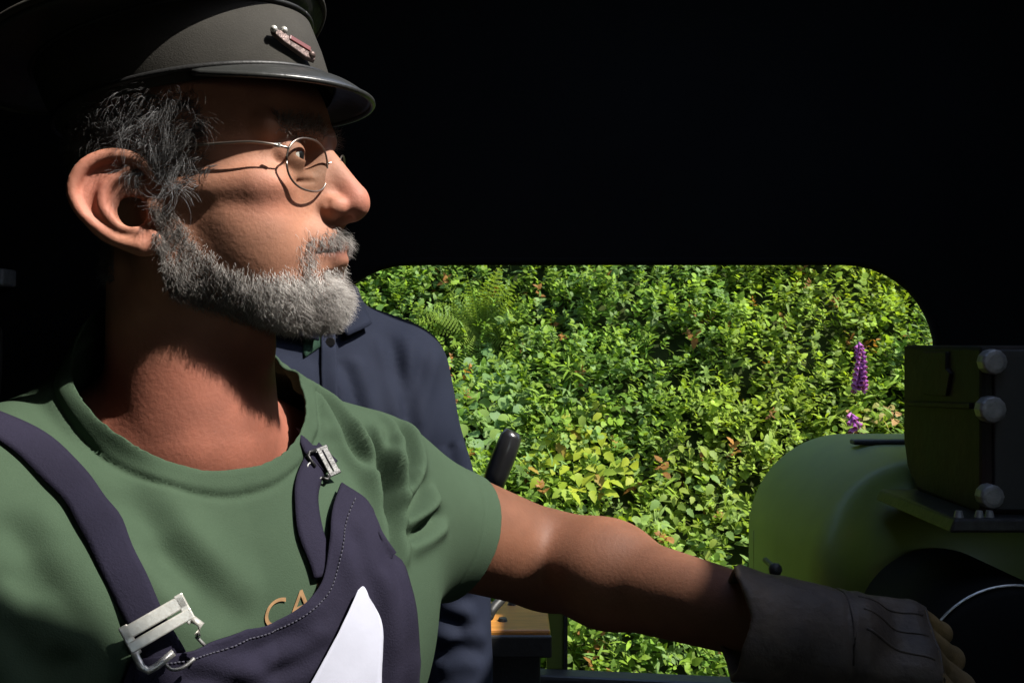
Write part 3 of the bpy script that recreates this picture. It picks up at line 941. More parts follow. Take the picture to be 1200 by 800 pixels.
# ---------------------------------------------------------------- bib overalls
bib_top = [(150, 772), (200, 763), (240, 752), (300, 734), (340, 716), (366, 692), (376, 668), (380, 635), (384, 600), (393, 574)]
bib_right = [(393, 574), (430, 600), (452, 640), (466, 690), (475, 740), (479, 800), (484, 880), (488, 990)]
bib_left = [(150, 772), (140, 800), (125, 850), (105, 920), (95, 990)]
bib_bot = [(95, 990), (200, 1000), (330, 1000), (488, 990)]
G = coons(bib_top, bib_bot, bib_left, bib_right, 84, 84)
bibfolds = lines3([[(395, 610), (415, 660), (430, 720), (436, 800)], [(420, 630), (445, 690), (455, 760), (458, 830)], [(240, 770), (300, 758), (350, 740), (380, 715)],
                   [(300, 790), (345, 770), (380, 745)], [(440, 660), (462, 730), (468, 800)], [(200, 790), (260, 800), (300, 830)]], shirt_bvh)
overalls, Vbib = draped('bib', G, .0075, M['denim'], driver, .0022, .0012, bibfolds, 10, .006, .005)
overalls['label'] = 'navy cotton bib of the overalls'
# stitched hem along the top edge
edge = [Vector(Vbib[0, i]) for i in range(84)]
row2 = [Vector(Vbib[4, i]) for i in range(84)]
bm = bmesh.new()
for i in range(2, 82, 1):
    n_ = (Vector(Vbib[1, i]) - Vector(Vbib[0, i])).cross(Vector(Vbib[0, i + 1]) - Vector(Vbib[0, i])).normalized()
    if n_.dot(CAMV - edge[i]) < 0: n_ = -n_
    c = row2[i] + n_ * .0016; d = (row2[i + 1] - row2[i]) * .32
    add_tube(bm, [c - d, c, c + d], .0005, 4)
so_ = bm_obj('hem_stitching', bm, M['thread'], overalls, True); so_['kind'] = 'stuff'

def ribbon(name, path, width, off, mat_, parent, thick=.0016, n=40, taper=None):
    G_ = resample(path, n)
    C_, N_ = [], []
    for (px, py) in G_:
        p, nn = on_shirt(px, py, off); C_.append(p); N_.append(nn)
    C_ = np.array(C_); N_ = np.array(N_)
    for _ in range(14):
        C_[1:-1] = .5 * C_[1:-1] + .25 * (C_[:-2] + C_[2:]); N_[1:-1] = .5 * N_[1:-1] + .25 * (N_[:-2] + N_[2:])
    N_ /= np.linalg.norm(N_, axis=1)[:, None]
    V = []; K = 7
    for i in range(n):
        t = C_[min(i + 1, n - 1)] - C_[max(i - 1, 0)]; t /= np.linalg.norm(t)
        s = np.cross(t, N_[i]); s /= np.linalg.norm(s)
        for k in range(K):
            u = k / (K - 1) - .5
            V.append(C_[i] + s * u * width - N_[i] * (4 * u * u) * .0012)
    idx = np.arange(n * K).reshape(n, K)
    F = np.stack([idx[:-1, :-1], idx[1:, :-1], idx[1:, 1:], idx[:-1, 1:]], -1).reshape(-1, 4)
    V = np.array(V); V = V + .0007 * wav(V, 90, 6)[:, None]
    o = link(name, fast_mesh(name, V, F), mat_, parent)
    m = o.modifiers.new('cloth', 'SOLIDIFY'); m.thickness = thick; m.offset = 0
    return o, C_, N_
ribbon('shoulder_strap', [(-60, 480), (-20, 492), (12, 508), (55, 536), (98, 585), (128, 640), (155, 693), (176, 735), (192, 775)], .0225, .0055, M['denim'], driver)
ribbon('shoulder_strap', [(312, 462), (325, 480), (345, 508), (366, 533), (382, 552)], .0195, .006, M['denim'], driver)
ribbon('strap_end', [(366, 545), (356, 575), (359, 610), (370, 650), (378, 676)], .0185, .0045, M['denim'], driver)

def buckle(parent, px, py, dirpx, mat_, s=1.0, off=.010):
    """slide buckle with a wire hook; dirpx: pixel direction across the strap"""
    c, n = on_shirt(px, py, off); e, _ = on_shirt(px + dirpx[0], py + dirpx[1], off)
    n = n + (np.array(CAMV) - c) / np.linalg.norm(np.array(CAMV) - c) * .8; n /= np.linalg.norm(n)
    x = e - c; x -= n * (x @ n); x /= np.linalg.norm(x); y = np.cross(n, x)
    b = empty('buckle', tuple(c)); b.parent = parent; b.matrix_parent_inverse = Matrix.Translation(-parent.location)
    b.name = 'buckle'
    Rm = Matrix((x, y, n)).transposed()
    def L3(a, bb, cc): return Vector(c + x * a * s + y * bb * s + n * cc * s)
    w, h = .0215, .0080
    bm = bmesh.new()
    add_box(bm, L3(0, h * .62, 0), (2 * w * s, .0088 * s, .0024 * s), Rm)
    add_box(bm, L3(0, -h * .55, .0006), (2 * w * s, .0072 * s, .0024 * s), Rm)
    add_box(bm, L3(-w + .003, 0, .0002), (.006 * s, .0205 * s, .0020 * s), Rm)
    add_box(bm, L3(w - .003, 0, .0002), (.006 * s, .0205 * s, .0020 * s), Rm)
    bm_obj('slide_plate', bm, mat_, b, False, .0008)
    bm = bmesh.new()
    add_tube(bm, [L3(-w + .002, -h, 0), L3(-w + .0015, -.018, .001), L3(-w + .004, -.0225, .001), L3(-w + .010, -.0225, .001), L3(-w + .022, -.0205, .001)], .0024 * s, 8)
    bm_obj('hook', bm, mat_, b, True)
    bm = bmesh.new()
    add_tube(bm, [L3(w - .002, -h, 0), L3(w + .001, -.014, .001), L3(w - .004, -.019, .001)], .0024 * s, 8)
    bm_obj('hook', bm, mat_, b, True)
    bm = bmesh.new()
    add_tube(bm, smooth_path([L3(-w + .014, -.021, 0), L3(-w + .016, -.029, .001), L3(-w + .023, -.032, 0), L3(-w + .031, -.031, -.002)], 4), .0013 * s, 6)
    add_tube(bm, smooth_path([L3(w - .005, -.019, 0), L3(w - .003, -.027, -.001)], 3), .0012 * s, 6)
    bm_obj('wire', bm, M['dull_steel'], b, True)
    return b
buckle(driver, 183, 728, (30, -17), M['white_metal'], .92, .013)
b2 = buckle(driver, 374, 549, (10, 14), M['dark_steel'], .55, .010)

# white paper in the bib pocket
G = coons([(404, 694), (410, 690), (416, 702)], [(322, 850), (375, 852), (430, 850)], [(404, 694), (380, 745), (350, 800), (322, 850)], [(416, 702), (430, 733), (429, 790), (430, 850)], 14, 40)
paper, _ = draped('pocket_paper', G, .0165, M['paper'], driver, .0006, .0003, None, 20)
paper['label'] = 'folded white paper sticking out of the bib'

# printed letters on the shirt
tc = bpy.data.curves.new('print_text', 'FONT'); tc.body = 'CAM'; tc.size = 1.0; tc.space_character = 1.12
to = bpy.data.objects.new('print_text', tc); COL.objects.link(to)
bpy.context.view_layer.update()
tm = bpy.data.meshes.new_from_object(to.evaluated_get(bpy.context.evaluated_depsgraph_get()))
bpy.data.objects.remove(to)
bm = bmesh.new(); bm.from_mesh(tm)
bmesh.ops.triangulate(bm, faces=bm.faces)
bmesh.ops.subdivide_edges(bm, edges=[e for e in bm.edges if e.calc_length() > .08], cuts=3, use_grid_fill=True)
for v in bm.verts:
    px = 307 + v.co.x * 40 + v.co.y * 2; py = 739 - v.co.x * 15 - v.co.y * 46
    p, n = on_shirt(px, py, .0012)
    v.co = p
me = bpy.data.meshes.new('shirt_lettering'); bm.to_mesh(me); bm.free()
link('shirt_lettering', me, M['print'], tshirt, False)

# trousers of the overalls down to the boots
HIP = BW(0, 0, -.66)
KN = [BW(s * .10, .03, -1.04) for s in (-1, 1)]; AN = [BW(s * .12, -.01, -1.42) for s in (-1, 1)]
def trouser_sdf(p):
    q = to_local(p, NB, BA)
    d = ell(q, (0, .005, -.60), (.188, .148, .17))
    for i, s in enumerate((-1, 1)):
        l = rcone(p, BW(s * .088, 0, -.68), KN[i], .098, .076); l = smin(l, rcone(p, KN[i], AN[i], .076, .070), .03)
        d = smin(d, l, .05)
    return d + .003 * wav(p, 22, 1)
Vt, Ft = surface_nets(trouser_sdf, [-.62, .40, .05], [.16, 1.08, 1.07], .008)
Vt, Ft = drop_verts(Vt, Ft, (Vt[:, 2] > 1.02) | (Vt[:, 2] < .085))
o = link('overall_trousers', fast_mesh('overall_trousers', Vt, Ft), M['denim'], driver)
s_ = o.modifiers.new('cloth', 'SOLIDIFY'); s_.thickness = .002; s_.offset = -1
def boot(parent, an, fdir, base=0.0):
    fdir = np.array(fdir)
    def f(p):
        d = rcone(p, (an[0], an[1], base + .16), (an[0], an[1], base + .05), .052, .052)
        d = smin(d, rcone(p, np.array([an[0], an[1], base + .045]) - .03 * fdir, np.array([an[0], an[1], base + .04]) + .15 * fdir, .043, .040), .03)
        return smax(d, base + .001 - p[:, 2], .004)
    V, F = surface_nets(f, [an[0] - .26, an[1] - .26, base - .03], [an[0] + .26, an[1] + .26, base + .24], .007)
    link('boot', fast_mesh('boot', V, F), M['boots'], parent)
for a_ in AN: boot(driver, a_, BF)

# ---------------------------------------------------------------- gloves
GA = hand_frame((.985, -.03, -.12), (-.05, -.62, .78))
GO = H_L.copy()
GBEND = (38, 72, 50)
def glove_sdf(p):
    q = to_local(p, GO, GA) * 100
    d = hand_sdf(q, GBEND, .12)
    qq = q * arr((1, 1, 1.12))
    cuff = rcone(qq, (-6.6, 0.1, 0), (2.2, 0, .1), 4.75, 3.7)
    cuff = smax(cuff, -(q[:, 0] + 6.2 + .35 * np.sin(q[:, 1] * .9)), .5)
    d = smin(d, cuff, 1.0)
    inner = np.maximum(rcone(qq, (-9, 0.1, 0), (1.0, 0, .1), 4.45, 2.9), q[:, 0] + 1.0)
    d = smax(d, -inner, .35)
    # seams and wrinkles
    d = d + .10 * wav(q, .85, 2) + .05 * wav(q, 2.0, 11)
    d = d + .16 * np.exp(-((q[:, 0] - 2.1 - .25 * np.sin(q[:, 1] * 1.2)) / .28) ** 2) + .10 * np.exp(-((q[:, 0] - 3.0) / .25) ** 2)
    return d * .01
ctr = GO + GA @ np.array([.045, 0, -.02])
Vg, Fg = surface_nets(glove_sdf, ctr - .155, ctr + .155, .0020)
gl = link('glove', fast_mesh('glove', Vg, Fg), M['leather'], driver)
gl['label'] = 'dark leather gauntlet glove gripping the regulator'
gl.data.materials.append(M['finger_leather'])
qf = to_local(Vg, GO, GA) * 100
tanv = (qf[:, 0] > 9.0) & (qf[:, 2] > -3.6) & (qf[:, 1] > -4.2)
fm = tanv[Fg].all(1).astype(np.int32)
gl.data.polygons.foreach_set('material_index', fm)
# stitched welts across the back of the glove
bm = bmesh.new()
gbvh = bvh_of(Vg, Fg)
for (x0, y0, x1, y1) in ((9.2, -3.9, 9.2, 3.6), (2.3, -3.5, 2.2, 3.4), (3.2, -1.2, 8.6, -2.1), (3.2, 0.4, 8.6, 0.0), (3.2, 1.9, 8.6, 2.0)):
    pts = []
    for t in np.linspace(0, 1, 14):
        s0 = GO + GA @ (np.array([x0 + (x1 - x0) * t, y0 + (y1 - y0) * t, 7.0]) * .01)
        h, n, _, _ = gbvh.ray_cast(Vector(s0), Vector(-GA[:, 2]))
        if h is not None: pts.append(h - n * .0002)
    if len(pts) > 2: add_tube(bm, pts, .0013, 6)
bm_obj('glove_welt', bm, M['leather'], gl, True)
GA2 = hand_frame((.55, -.35, -.75), (.1, -.9, .3))
def glove2(p):
    q = to_local(p, H_R, GA2) * 100
    return smin(hand_sdf(q, (18, 22, 15), .1), rcone(q, (-4, 0, 0), (2.2, 0, .1), 4.3, 3.6), 1.0) * .01
c2 = H_R + GA2 @ np.array([.07, 0, 0])
V, F = surface_nets(glove2, c2 - .16, c2 + .16, .004)
link('glove', fast_mesh('glove', V, F), M['leather'], driver)

# ---------------------------------------------------------------- hair, beard
def strands(name, roots, nrm, dirs, length, width, cols, parent, curl=0.3, seg=4, droop=0.0, lock=None):
    n = len(roots); ang = np.array([0, 2.094, 4.189])
    dirs = dirs / np.linalg.norm(dirs, axis=1, keepdims=True)
    side = np.cross(dirs, RNG.normal(size=(n, 3))); side /= np.linalg.norm(side, axis=1, keepdims=True)
    bi = np.cross(dirs, side)
    ph = RNG.uniform(0, 6.28, n); fr = RNG.uniform(.7, 1.4, n)
    if lock:                                     # neighbouring hairs curl together in locks
        fv = np.stack([wav(roots, lock, 2), wav(roots, lock, 12), wav(roots, lock, 22)], 1) + .001
        side = np.cross(dirs, fv); side /= np.linalg.norm(side, axis=1, keepdims=True); bi = np.cross(dirs, side)
        ph = 3.0 * wav(roots, lock, 7) + RNG.normal(size=n) * .35; fr = 1.1 + .2 * wav(roots, lock, 17)
    V = np.zeros((n, seg + 1, 3, 3)); 
    for k in range(seg + 1):
        t = k / seg
        c = roots + dirs * (length * t)[:, None] + curl * (length * t)[:, None] * (np.sin(ph + 3.2 * fr * t)[:, None] * side + np.cos(ph + 3.2 * fr * t)[:, None] * bi - np.sin(ph)[:, None] * side - np.cos(ph)[:, None] * bi)
        c[:, 2] -= droop * length * t * t
        w = width * (1 - .75 * t)
        for a in range(3):
            V[:, k, a] = c + w[:, None] * (math.cos(ang[a]) * side + math.sin(ang[a]) * bi)
    base = (np.arange(n) * (seg + 1) * 3)[:, None]
    F = []
    for k in range(seg):
        for a in range(3):
            b = (a + 1) % 3
            F.append(base + np.array([[k * 3 + a, k * 3 + b, (k + 1) * 3 + b, (k + 1) * 3 + a]]))
    F = np.concatenate(F)
    me = fast_mesh(name, V.reshape(-1, 3), F)
    set_col(me, np.repeat(cols, (seg + 1) * 3, axis=0))
    o = link(name, me, M['hair'], parent)
    o['kind'] = 'stuff'
    return o
VhN = np.empty((0, 3))
tmp = fast_mesh('tmp', Vh, Fh); NhN = get_no(tmp).copy(); bpy.data.meshes.remove(tmp)
qv = to_local(Vh, HO, HA) * 100
x, y, z = qv[:, 0], np.abs(qv[:, 1]), qv[:, 2]
# beard density over the jaw, chin and lip
top = np.interp(x, [-1.0, 1.0, 2.5, 4.5, 6.5, 8.0, 9.0], [0.6, 0.2, -2.2, -4.2, -4.9, -4.7, -4.6])
bd = np.clip((top - z) / 1.3 + .35, 0, 1)
low = np.interp(x, [-1, 3, 6, 9], [-6.0, -8.0, -9.2, -9.4])
bd *= np.clip((z - low) / 1.2, 0, 1) * (x > 0.3)
bd *= 1 - .92 * np.exp(-(((x - 10) / 1.2) ** 2 + ((y - .6) / 1.5) ** 2 + ((z + 3.9) / .55) ** 2))
mous = (z < -1.55) * np.exp(-(((z + 2.15 + .28 * y) / .58) ** 2)) * (y < 3.1) * (x > 7.8) * np.clip(1.3 - .25 * y, 0, 1)
corner = np.exp(-(((x - 8.7) / .9) ** 2 + ((y - 2.9) / .7) ** 2 + ((z + 4.0) / 1.2) ** 2)) * .7
dens = np.clip(np.maximum(bd, np.maximum(mous, corner)), 0, 1)
dens *= (qv[:, 1] < 3.5) * .75 + .25
side_w = 1.0
pr = dens ** 1.7; pr /= pr.sum()
NB_ = 19000
ix = RNG.choice(len(Vh), NB_, p=pr)
rt = Vh[ix] + RNG.normal(size=(NB_, 3)) * .0007; nn = NhN[ix]
ql = qv[ix]
down = (HA @ np.array([.25, 0, -1.0])).astype(np.float32)
ism = (ql[:, 2] > -3.3) & (ql[:, 0] > 7.8)
clmp = np.stack([wav(rt, 260, 3), wav(rt, 260, 11), wav(rt, 260, 19)], 1)
dr_ = nn * .50 + down * .85 + RNG.normal(size=(NB_, 3)) * .16 + .28 * clmp
dr_[ism] = nn[ism] * .45 + down * 1.0 + RNG.normal(size=(ism.sum(), 3)) * .2
ln_ = RNG.uniform(.0035, .0085, NB_) * np.clip(dens[ix] + .25, .4, 1)
chinw = np.clip((ql[:, 0] - 3) / 5, 0, 1)
ln_ *= .75 + .45 * chinw; ln_[ism] = RNG.uniform(.004, .0075, ism.sum())
g_ = np.clip(RNG.beta(1.4, 1.5, NB_) + .22 * wav(rt, 200, 8), 0, 1) * (.38 + .62 * chinw)
g_[ism] *= .6
cols = np.array([.11, .095, .085]) * (1 - g_)[:, None] + np.array([.62, .59, .56]) * g_[:, None]
strands('beard', rt, nn, dr_, ln_, np.full(NB_, .00017), cols, driver, .28, 4, .15)
# hair at the temple and round the back under the cap
hd = ((z > 1.9) & (z < 7.0) & (x < 4.3 - .15 * (z - 3)) & (y > 3)) | ((z > -4.5) & (z < 7.0) & (x < -4.5))
hd &= ~((y > 7.55) & (z < 3.7) & (x > -5))
hd = hd | ((x > 0.9) & (x < 3.2) & (z > .6) & (z < 3) & (y > 5.5))
ids = np.where(hd)[0]
NH_ = 18000
ix = RNG.choice(ids, NH_)
rt = Vh[ix]; nn = NhN[ix]; ql = qv[ix]
fl_ = np.stack([wav(rt, 240, 1), wav(rt, 240, 9), wav(rt, 240, 18)], 1)
dv = nn * .50 + (HA @ np.array([-.75, 0, -.35]))[None] * .8 + RNG.normal(size=(NH_, 3)) * .10 + .40 * fl_
up_ = (ql[:, 2] > 3.0)
ln_ = RNG.uniform(.009, .015, NH_) * np.where((ql[:, 0] < -3.5) | (ql[:, 2] < .5), .35, 1)
g_ = np.clip(.38 + .30 * wav(rt, 260, 6) + RNG.normal(size=NH_) * .16, 0, 1)
cols = np.array([.025, .022, .02]) * (1 - g_)[:, None] + np.array([.22, .22, .225]) * g_[:, None]
strands('hair', rt, nn, dv, ln_, np.full(NH_, .00019), cols, driver, .62, 6, .1, 330)
# eyebrows
eb = np.exp(-(((z - 5.0) / .5) ** 2)) * (x > 6.8) * np.where(qv[:, 1] > 0, .25, 1) * (y > 1.2) * (y < 4.9)
ix = RNG.choice(len(Vh), 700, p=eb / eb.sum())
dv = NhN[ix] * .5 + (HA @ np.array([-.5, 0, .3]))[None] * .5 + RNG.normal(size=(700, 3)) * .25
cols = np.tile(np.array([[.08, .07, .06]]), (700, 1)) * RNG.uniform(.6, 3, 700)[:, None]
strands('eyebrow', Vh[ix], NhN[ix], dv, RNG.uniform(.004, .008, 700), np.full(700, .0002), cols, driver, .2, 3)
# eyeballs
def HL(a, b, c): return Vector(HO + HA @ (np.array([a, b, c]) * .01))
for s in (-1, 1):
    bm = bmesh.new()
    bmesh.ops.create_uvsphere(bm, u_segments=20, v_segments=14, radius=.0128, matrix=Matrix.Translation(HL(7.75, s * 3.2, 3.05)))
    e = bm_obj('eyeball', bm, M['eye'], driver, True)
    bm = bmesh.new()
    bmesh.ops.create_uvsphere(bm, u_segments=16, v_segments=10, radius=.0063, matrix=Matrix.Translation(HL(8.48, s * 3.2, 3.05)))
    bm_obj('iris', bm, M['bakelite'], e, True)

# ---------------------------------------------------------------- spectacles
specs = empty('spectacles', tuple(HL(10, 0, 2.5))); specs.parent = driver
specs.matrix_parent_inverse = Matrix.Translation(-driver.location)
for s in (-1, 1):
    def rim(t, k=1.0):
        ct, st = math.cos(t), math.sin(t)
        yy = 3.3 + 2.2 * k * math.copysign(abs(ct) ** .85, ct); zz = 2.25 + 1.75 * k * math.copysign(abs(st) ** .85, st)
        return HL(9.95 - .105 * max(yy - 1, 0) ** 1.6 + .08 * (zz - 2.25), s * yy, zz)
    tube_obj('rim', [rim(2 * math.pi * k / 40) for k in range(41)], .00075, M['wire'], specs, 6)
    bm = bmesh.new()
    rings = [[bm.verts.new(rim(2 * math.pi * k / 40, f)) for k in range(40)] for f in (.99, .6, .2)]
    for i in range(2):
        for k in range(40): bm.faces.new((rings[i][k], rings[i][(k + 1) % 40], rings[i + 1][(k + 1) % 40], rings[i + 1][k]))
    bm.faces.new(rings[-1])
    bm_obj('lens', bm, M['glass'], specs, True)
    hinge = rim(R(25))
    tube_obj('temple_arm', smooth_path([hinge, HL(7.8, s * 6.2, 3.35), HL(6, s * 6.75, 3.5), HL(1.5, s * 7.45, 3.45), HL(-.7, s * 7.6, 3.2), HL(-2.0, s * 7.4, 2.2), HL(-2.4, s * 7.2, .8)], 5), .0009, M['wire'], specs, 6)
    bm = bmesh.new(); add_box(bm, HL(8.3, s * 5.75, 3.25), (.005, .003, .003)); bm_obj('hinge', bm, M['steel'], specs, False, .0006)
tube_obj('bridge', smooth_path([HL(9.95, -1.05, 2.7), HL(10.6, 0, 3.0), HL(9.95, 1.05, 2.7)], 6), .0009, M['wire'], specs, 6)

# ---------------------------------------------------------------- cap
cap = empty('cap', tuple(HL(0, 0, 8))); cap.parent = driver
cap.matrix_parent_inverse = Matrix.Translation(-driver.location)
NC = 96
def band_pt(a, k, grow=0.0):
    rx, ry = 9.95 + grow, 8.35 + grow
    xx = .0 - 1.5 * k + rx * math.cos(a); yy = ry * math.sin(a)
    return xx, yy, 7.75 + .115 * xx + k * (4.7 + .05 * xx)
def crown_pt(a, f=1.0, lift=0):
    xx = -3.2 + 12.6 * f * math.cos(a); yy = 11.6 * f * math.sin(a)
    return xx, yy, 13.1 + .20 * xx + lift + .28 * math.sin(3 * a + 1) * f
bm = bmesh.new()
sec = []
for k, gr in ((-.12, -.25), (0, .0), (.5, .12), (.95, .05), (1.0, -.12)):
    sec.append([bm.verts.new(HL(*band_pt(2 * math.pi * i / NC, k, gr))) for i in range(NC)])
for i in range(len(sec) - 1):
    for j in range(NC): bm.faces.new((sec[i][j], sec[i][(j + 1) % NC], sec[i + 1][(j + 1) % NC], sec[i + 1][j]))
bm_obj('band', bm, M['capcloth'], cap, True)
for k, r_ in ((.03, .0021), (.99, .0018)):
    tube_obj('band_piping', [HL(*band_pt(2 * math.pi * i / NC, k, .14)) for i in range(NC + 1)], r_, M['captop'], cap, 8)
bm = bmesh.new(); sec = []
steps = [(0.0, 0, 0), (.35, .35, 0), (.75, .2, 0), (1.0, 0, 0)]
lower = [band_pt(2 * math.pi * i / NC, .99, 0) for i in range(NC)]
upper = [crown_pt(2 * math.pi * i / NC) for i in range(NC)]
for t, bul, _ in steps:
    ring = []
    for i in range(NC):
        a = 2 * math.pi * i / NC
        p = np.array(lower[i]) * (1 - t) + np.array(upper[i]) * t
        p[:2] *= 1 + .03 * bul + .016 * math.sin(13 * a + 4 * t) * (1 - abs(2 * t - 1)); p[2] += .12 * math.sin(9 * a) * t * (1 - t) * 4
        ring.append(bm.verts.new(HL(*p)))
    sec.append(ring)
for f, l in ((.97, .35), (.8, .9), (.5, 1.3), (.2, 1.4)):
    sec.append([bm.verts.new(HL(*crown_pt(2 * math.pi * i / NC, f, l))) for i in range(NC)])
for i in range(len(sec) - 1):
    for j in range(NC): bm.faces.new((sec[i][j], sec[i][(j + 1) % NC], sec[i + 1][(j + 1) % NC], sec[i + 1][j]))
bm.faces.new(sec[-1])
bm_obj('crown', bm, M['captop'], cap, True)
tube_obj('crown_piping', [HL(*crown_pt(2 * math.pi * i / NC, 1.0, .1)) for i in range(NC + 1)], .0022, M['capcloth'], cap, 8)
# visor
def visor_pt(u, v):
    a = R(-68 + 136 * u)
    x0, y0, z0 = band_pt(a, .0, .05)
    e = max(0.0, math.cos(a * 90 / 70)) ** .6
    ext = 2.75 * e + .12
    x1 = x0 + ext * math.cos(a) * 1.0; y1 = y0 + ext * .75 * math.sin(a)
    zd = -1.5 * e * v ** 1.25 + .25 * e * math.sin(math.pi * v)
    return x0 + (x1 - x0) * v, y0 + (y1 - y0) * v, z0 + zd - .05
bm = bmesh.new(); nu, nv = 48, 8
grid = [[bm.verts.new(HL(*visor_pt(i / nu, j / nv))) for i in range(nu + 1)] for j in range(nv + 1)]
for j in range(nv):
    for i in range(nu): bm.faces.new((grid[j][i], grid[j][i + 1], grid[j + 1][i + 1], grid[j + 1][i]))
vo = bm_obj('visor', bm, M['visor'], cap, True)
s_ = vo.modifiers.new('thick', 'SOLIDIFY'); s_.thickness = .0022; s_.offset = 0
tube_obj('visor_rim', [HL(*visor_pt(i / nu, 1.0)) for i in range(nu + 1)], .0022, M['visor'], vo, 8)
# badge on the band: a small winged plate
ba = R(-24); bx = band_pt(ba, .30, .30)
bc = HL(*bx)
nrm_ = (HL(*band_pt(ba, .30, 2.0)) - bc).normalized()
tng = (HL(*band_pt(ba + .2, .30, .3)) - HL(*band_pt(ba - .2, .62, .3))).normalized()
bit = nrm_.cross(tng).normalized()
def BP(a, b, c): return bc + tng * (a * .01) + bit * (b * .01) + nrm_ * (c * .01)
badge = None
bm = bmesh.new()
outl = [(-1.9, .35), (-1.2, .55), (-.4, .42), (.5, .62), (1.3, .50), (1.85, .15), (1.8, -.35), (1.0, -.5), (0, -.38), (-.9, -.30), (-1.7, -.1)]
f0 = [bm.verts.new(BP(a, b, 0)) for a, b in outl]; f1 = [bm.verts.new(BP(a * .9, b * .85, .35)) for a, b in outl]
bm.faces.new(f1); bm.faces.new(f0[::-1])
for i in range(len(outl)): bm.faces.new((f0[i], f0[(i + 1) % len(outl)], f1[(i + 1) % len(outl)], f1[i]))
badge = bm_obj('cap_badge', bm, M['badge'], cap, False, .0006)
bm = bmesh.new(); add_box(bm, BP(.3, .30, .36), (.017, .0035, .0016), Matrix((tng, bit, nrm_)).transposed())
bm_obj('enamel_bar', bm, M['enamel'], badge, False, .0005)
for a, b in ((-1.75, .25), (-1.0, .62)):
    bm = bmesh.new(); bmesh.ops.create_uvsphere(bm, u_segments=12, v_segments=8, radius=.0024, matrix=Matrix.Translation(BP(a, b, .3)))
    bm_obj('stud', bm, M['white_metal'], badge, True)
bm = bmesh.new(); bmesh.ops.create_uvsphere(bm, u_segments=12, v_segments=8, radius=.0028, matrix=Matrix.Translation(BP(1.35, 0, .3)))
bm_obj('boss', bm, M['badge'], badge, True)

# ---------------------------------------------------------------- regulator handle in the glove
gc = GO + GA @ np.array([.107, 0, -.027])
kd = GA[:, 1]
reg = empty('regulator_lever', (1.0, 1.24, 1.2), 'black regulator lever held in the leather glove', 'lever')
lo_, hi_ = gc - kd * .055, gc + kd * .034
tube_obj('grip', [lo_, lo_ + kd * .004, hi_], [.008, .0125, .0125], M['black_iron'], reg, 14)
tube_obj('arm', smooth_path([hi_ - kd * .01, hi_ + kd * .004, hi_ + np.array([.03, .06, -.04]), np.array([.50, 1.02, 1.10]), np.array([.62, 1.25, 1.08])], 6), .011, M['black_iron'], reg, 12)

# ================================================================== second man in a navy jacket
N2 = P(356, 372, 1.47); PH2 = 24
L2 = np.array([math.cos(R(PH2)), math.sin(R(PH2)), 0]); F2 = np.array([math.sin(R(PH2)), -math.cos(R(PH2)), 0])
B2 = np.stack([L2, F2, np.array([0, 0, 1.0])], 1).astype(np.float32)
def W2(a, b, c): return N2 + a * L2 + b * F2 + c * np.array([0, 0, 1.0])
H2O = N2 + np.array([-.048, -.005, .130]); H2A = frame(PH2 - 90, 0)
S2 = [W2(-.165, 0, -.075), P(477, 442, 1.50)]; E2 = [W2(-.24, -.03, -.36), P(527, 622, 1.50)]; K2 = [W2(-.23, .06, -.60), P(538, 830, 1.45)]
base2 = 0.0
fireman = empty('person', (float(N2[0]), float(N2[1]), 0.0), 'man in a plain navy work jacket standing behind the bearded man', 'person')
def torso2(p, fat):
    q = to_local(p, N2, B2); q[:, 0] = np.abs(q[:, 0])
    d = ell(q, (0, -.005, -.27), (.160, .112, .27))
    d = smin(d, ell(q, (.07, .04, -.17), (.10, .07, .10)), .06)
    d = smin(d, rcone(q, (.03, -.03, -.030), (.145, -.01, -.068), .052, .052), .05)
    d = smin(d, ell(q, (0, .01, -.60), (.170, .125, .25)), .10)
    return d - fat
def body2(p):
    d = head_sdf(to_local(p, H2O, H2A) * 100.0) * .01
    d = smin(d, torso2(p, -.01), .03)
    for i in (0, 1):
        d = smin(d, rcone(p, S2[i], E2[i], .045, .038), .03); d = smin(d, rcone(p, E2[i], K2[i], .038, .027), .02)
        hf = hand_frame((K2[i] - E2[i]) * [1, 1, 1] + np.array([0, -.02, -.1]), (0.75 * (1 if i else -1), .5, .1))
        d = np.minimum(d, smin(d, hand_sdf(to_local(p, K2[i], hf) * 100 * arr((1, 1, 1)), (15, 22, 18)) * .01, .01))
    return d
V, F = surface_nets(body2, [-.85, 1.18, .72], [.16, 1.80, 1.98], .0055)
me = fast_mesh('fireman_body', V, F); set_col(me, skin_colour(to_local(V, H2O, H2A) * 100))
link('body', me, M['skin'], fireman)
def jacket_sdf(p):
    d = torso2(p, .014)
    for i in (0, 1):
        a = rcone(p, S2[i], E2[i], .062, .056); a = smin(a, rcone(p, E2[i], K2[i], .056, .050), .02)
        d = smin(d, a, .030)
    q = to_local(p, N2, B2)
    d = smin(d, np.maximum(np.abs(rcone(q, (0, -.012, -.03), (0, .0, .045), .088, .072)) - .006, np.maximum(q[:, 2] - .050 + .45 * np.maximum(q[:, 1], 0), -q[:, 2] - .06)), .02)
    return d + .0028 * wav(p, 24, 6) + .0014 * wav(p, 60, 13)
Vj, Fj = surface_nets(jacket_sdf, [-.90, 1.18, .84], [.20, 1.82, 1.70], .0050)
kl = (Vj[:, 2] < .86)
for i in (0, 1):
    ax = (K2[i] - E2[i]) / np.linalg.norm(K2[i] - E2[i]); kl |= ((Vj - K2[i]) @ ax > -.005) & (np.linalg.norm(Vj - K2[i], axis=1) < .09)
Vj, Fj = drop_verts(Vj, Fj, kl)
me = fast_mesh('jacket', Vj, Fj); Nj = get_no(me)
jb = bvh_of(Vj, Fj)
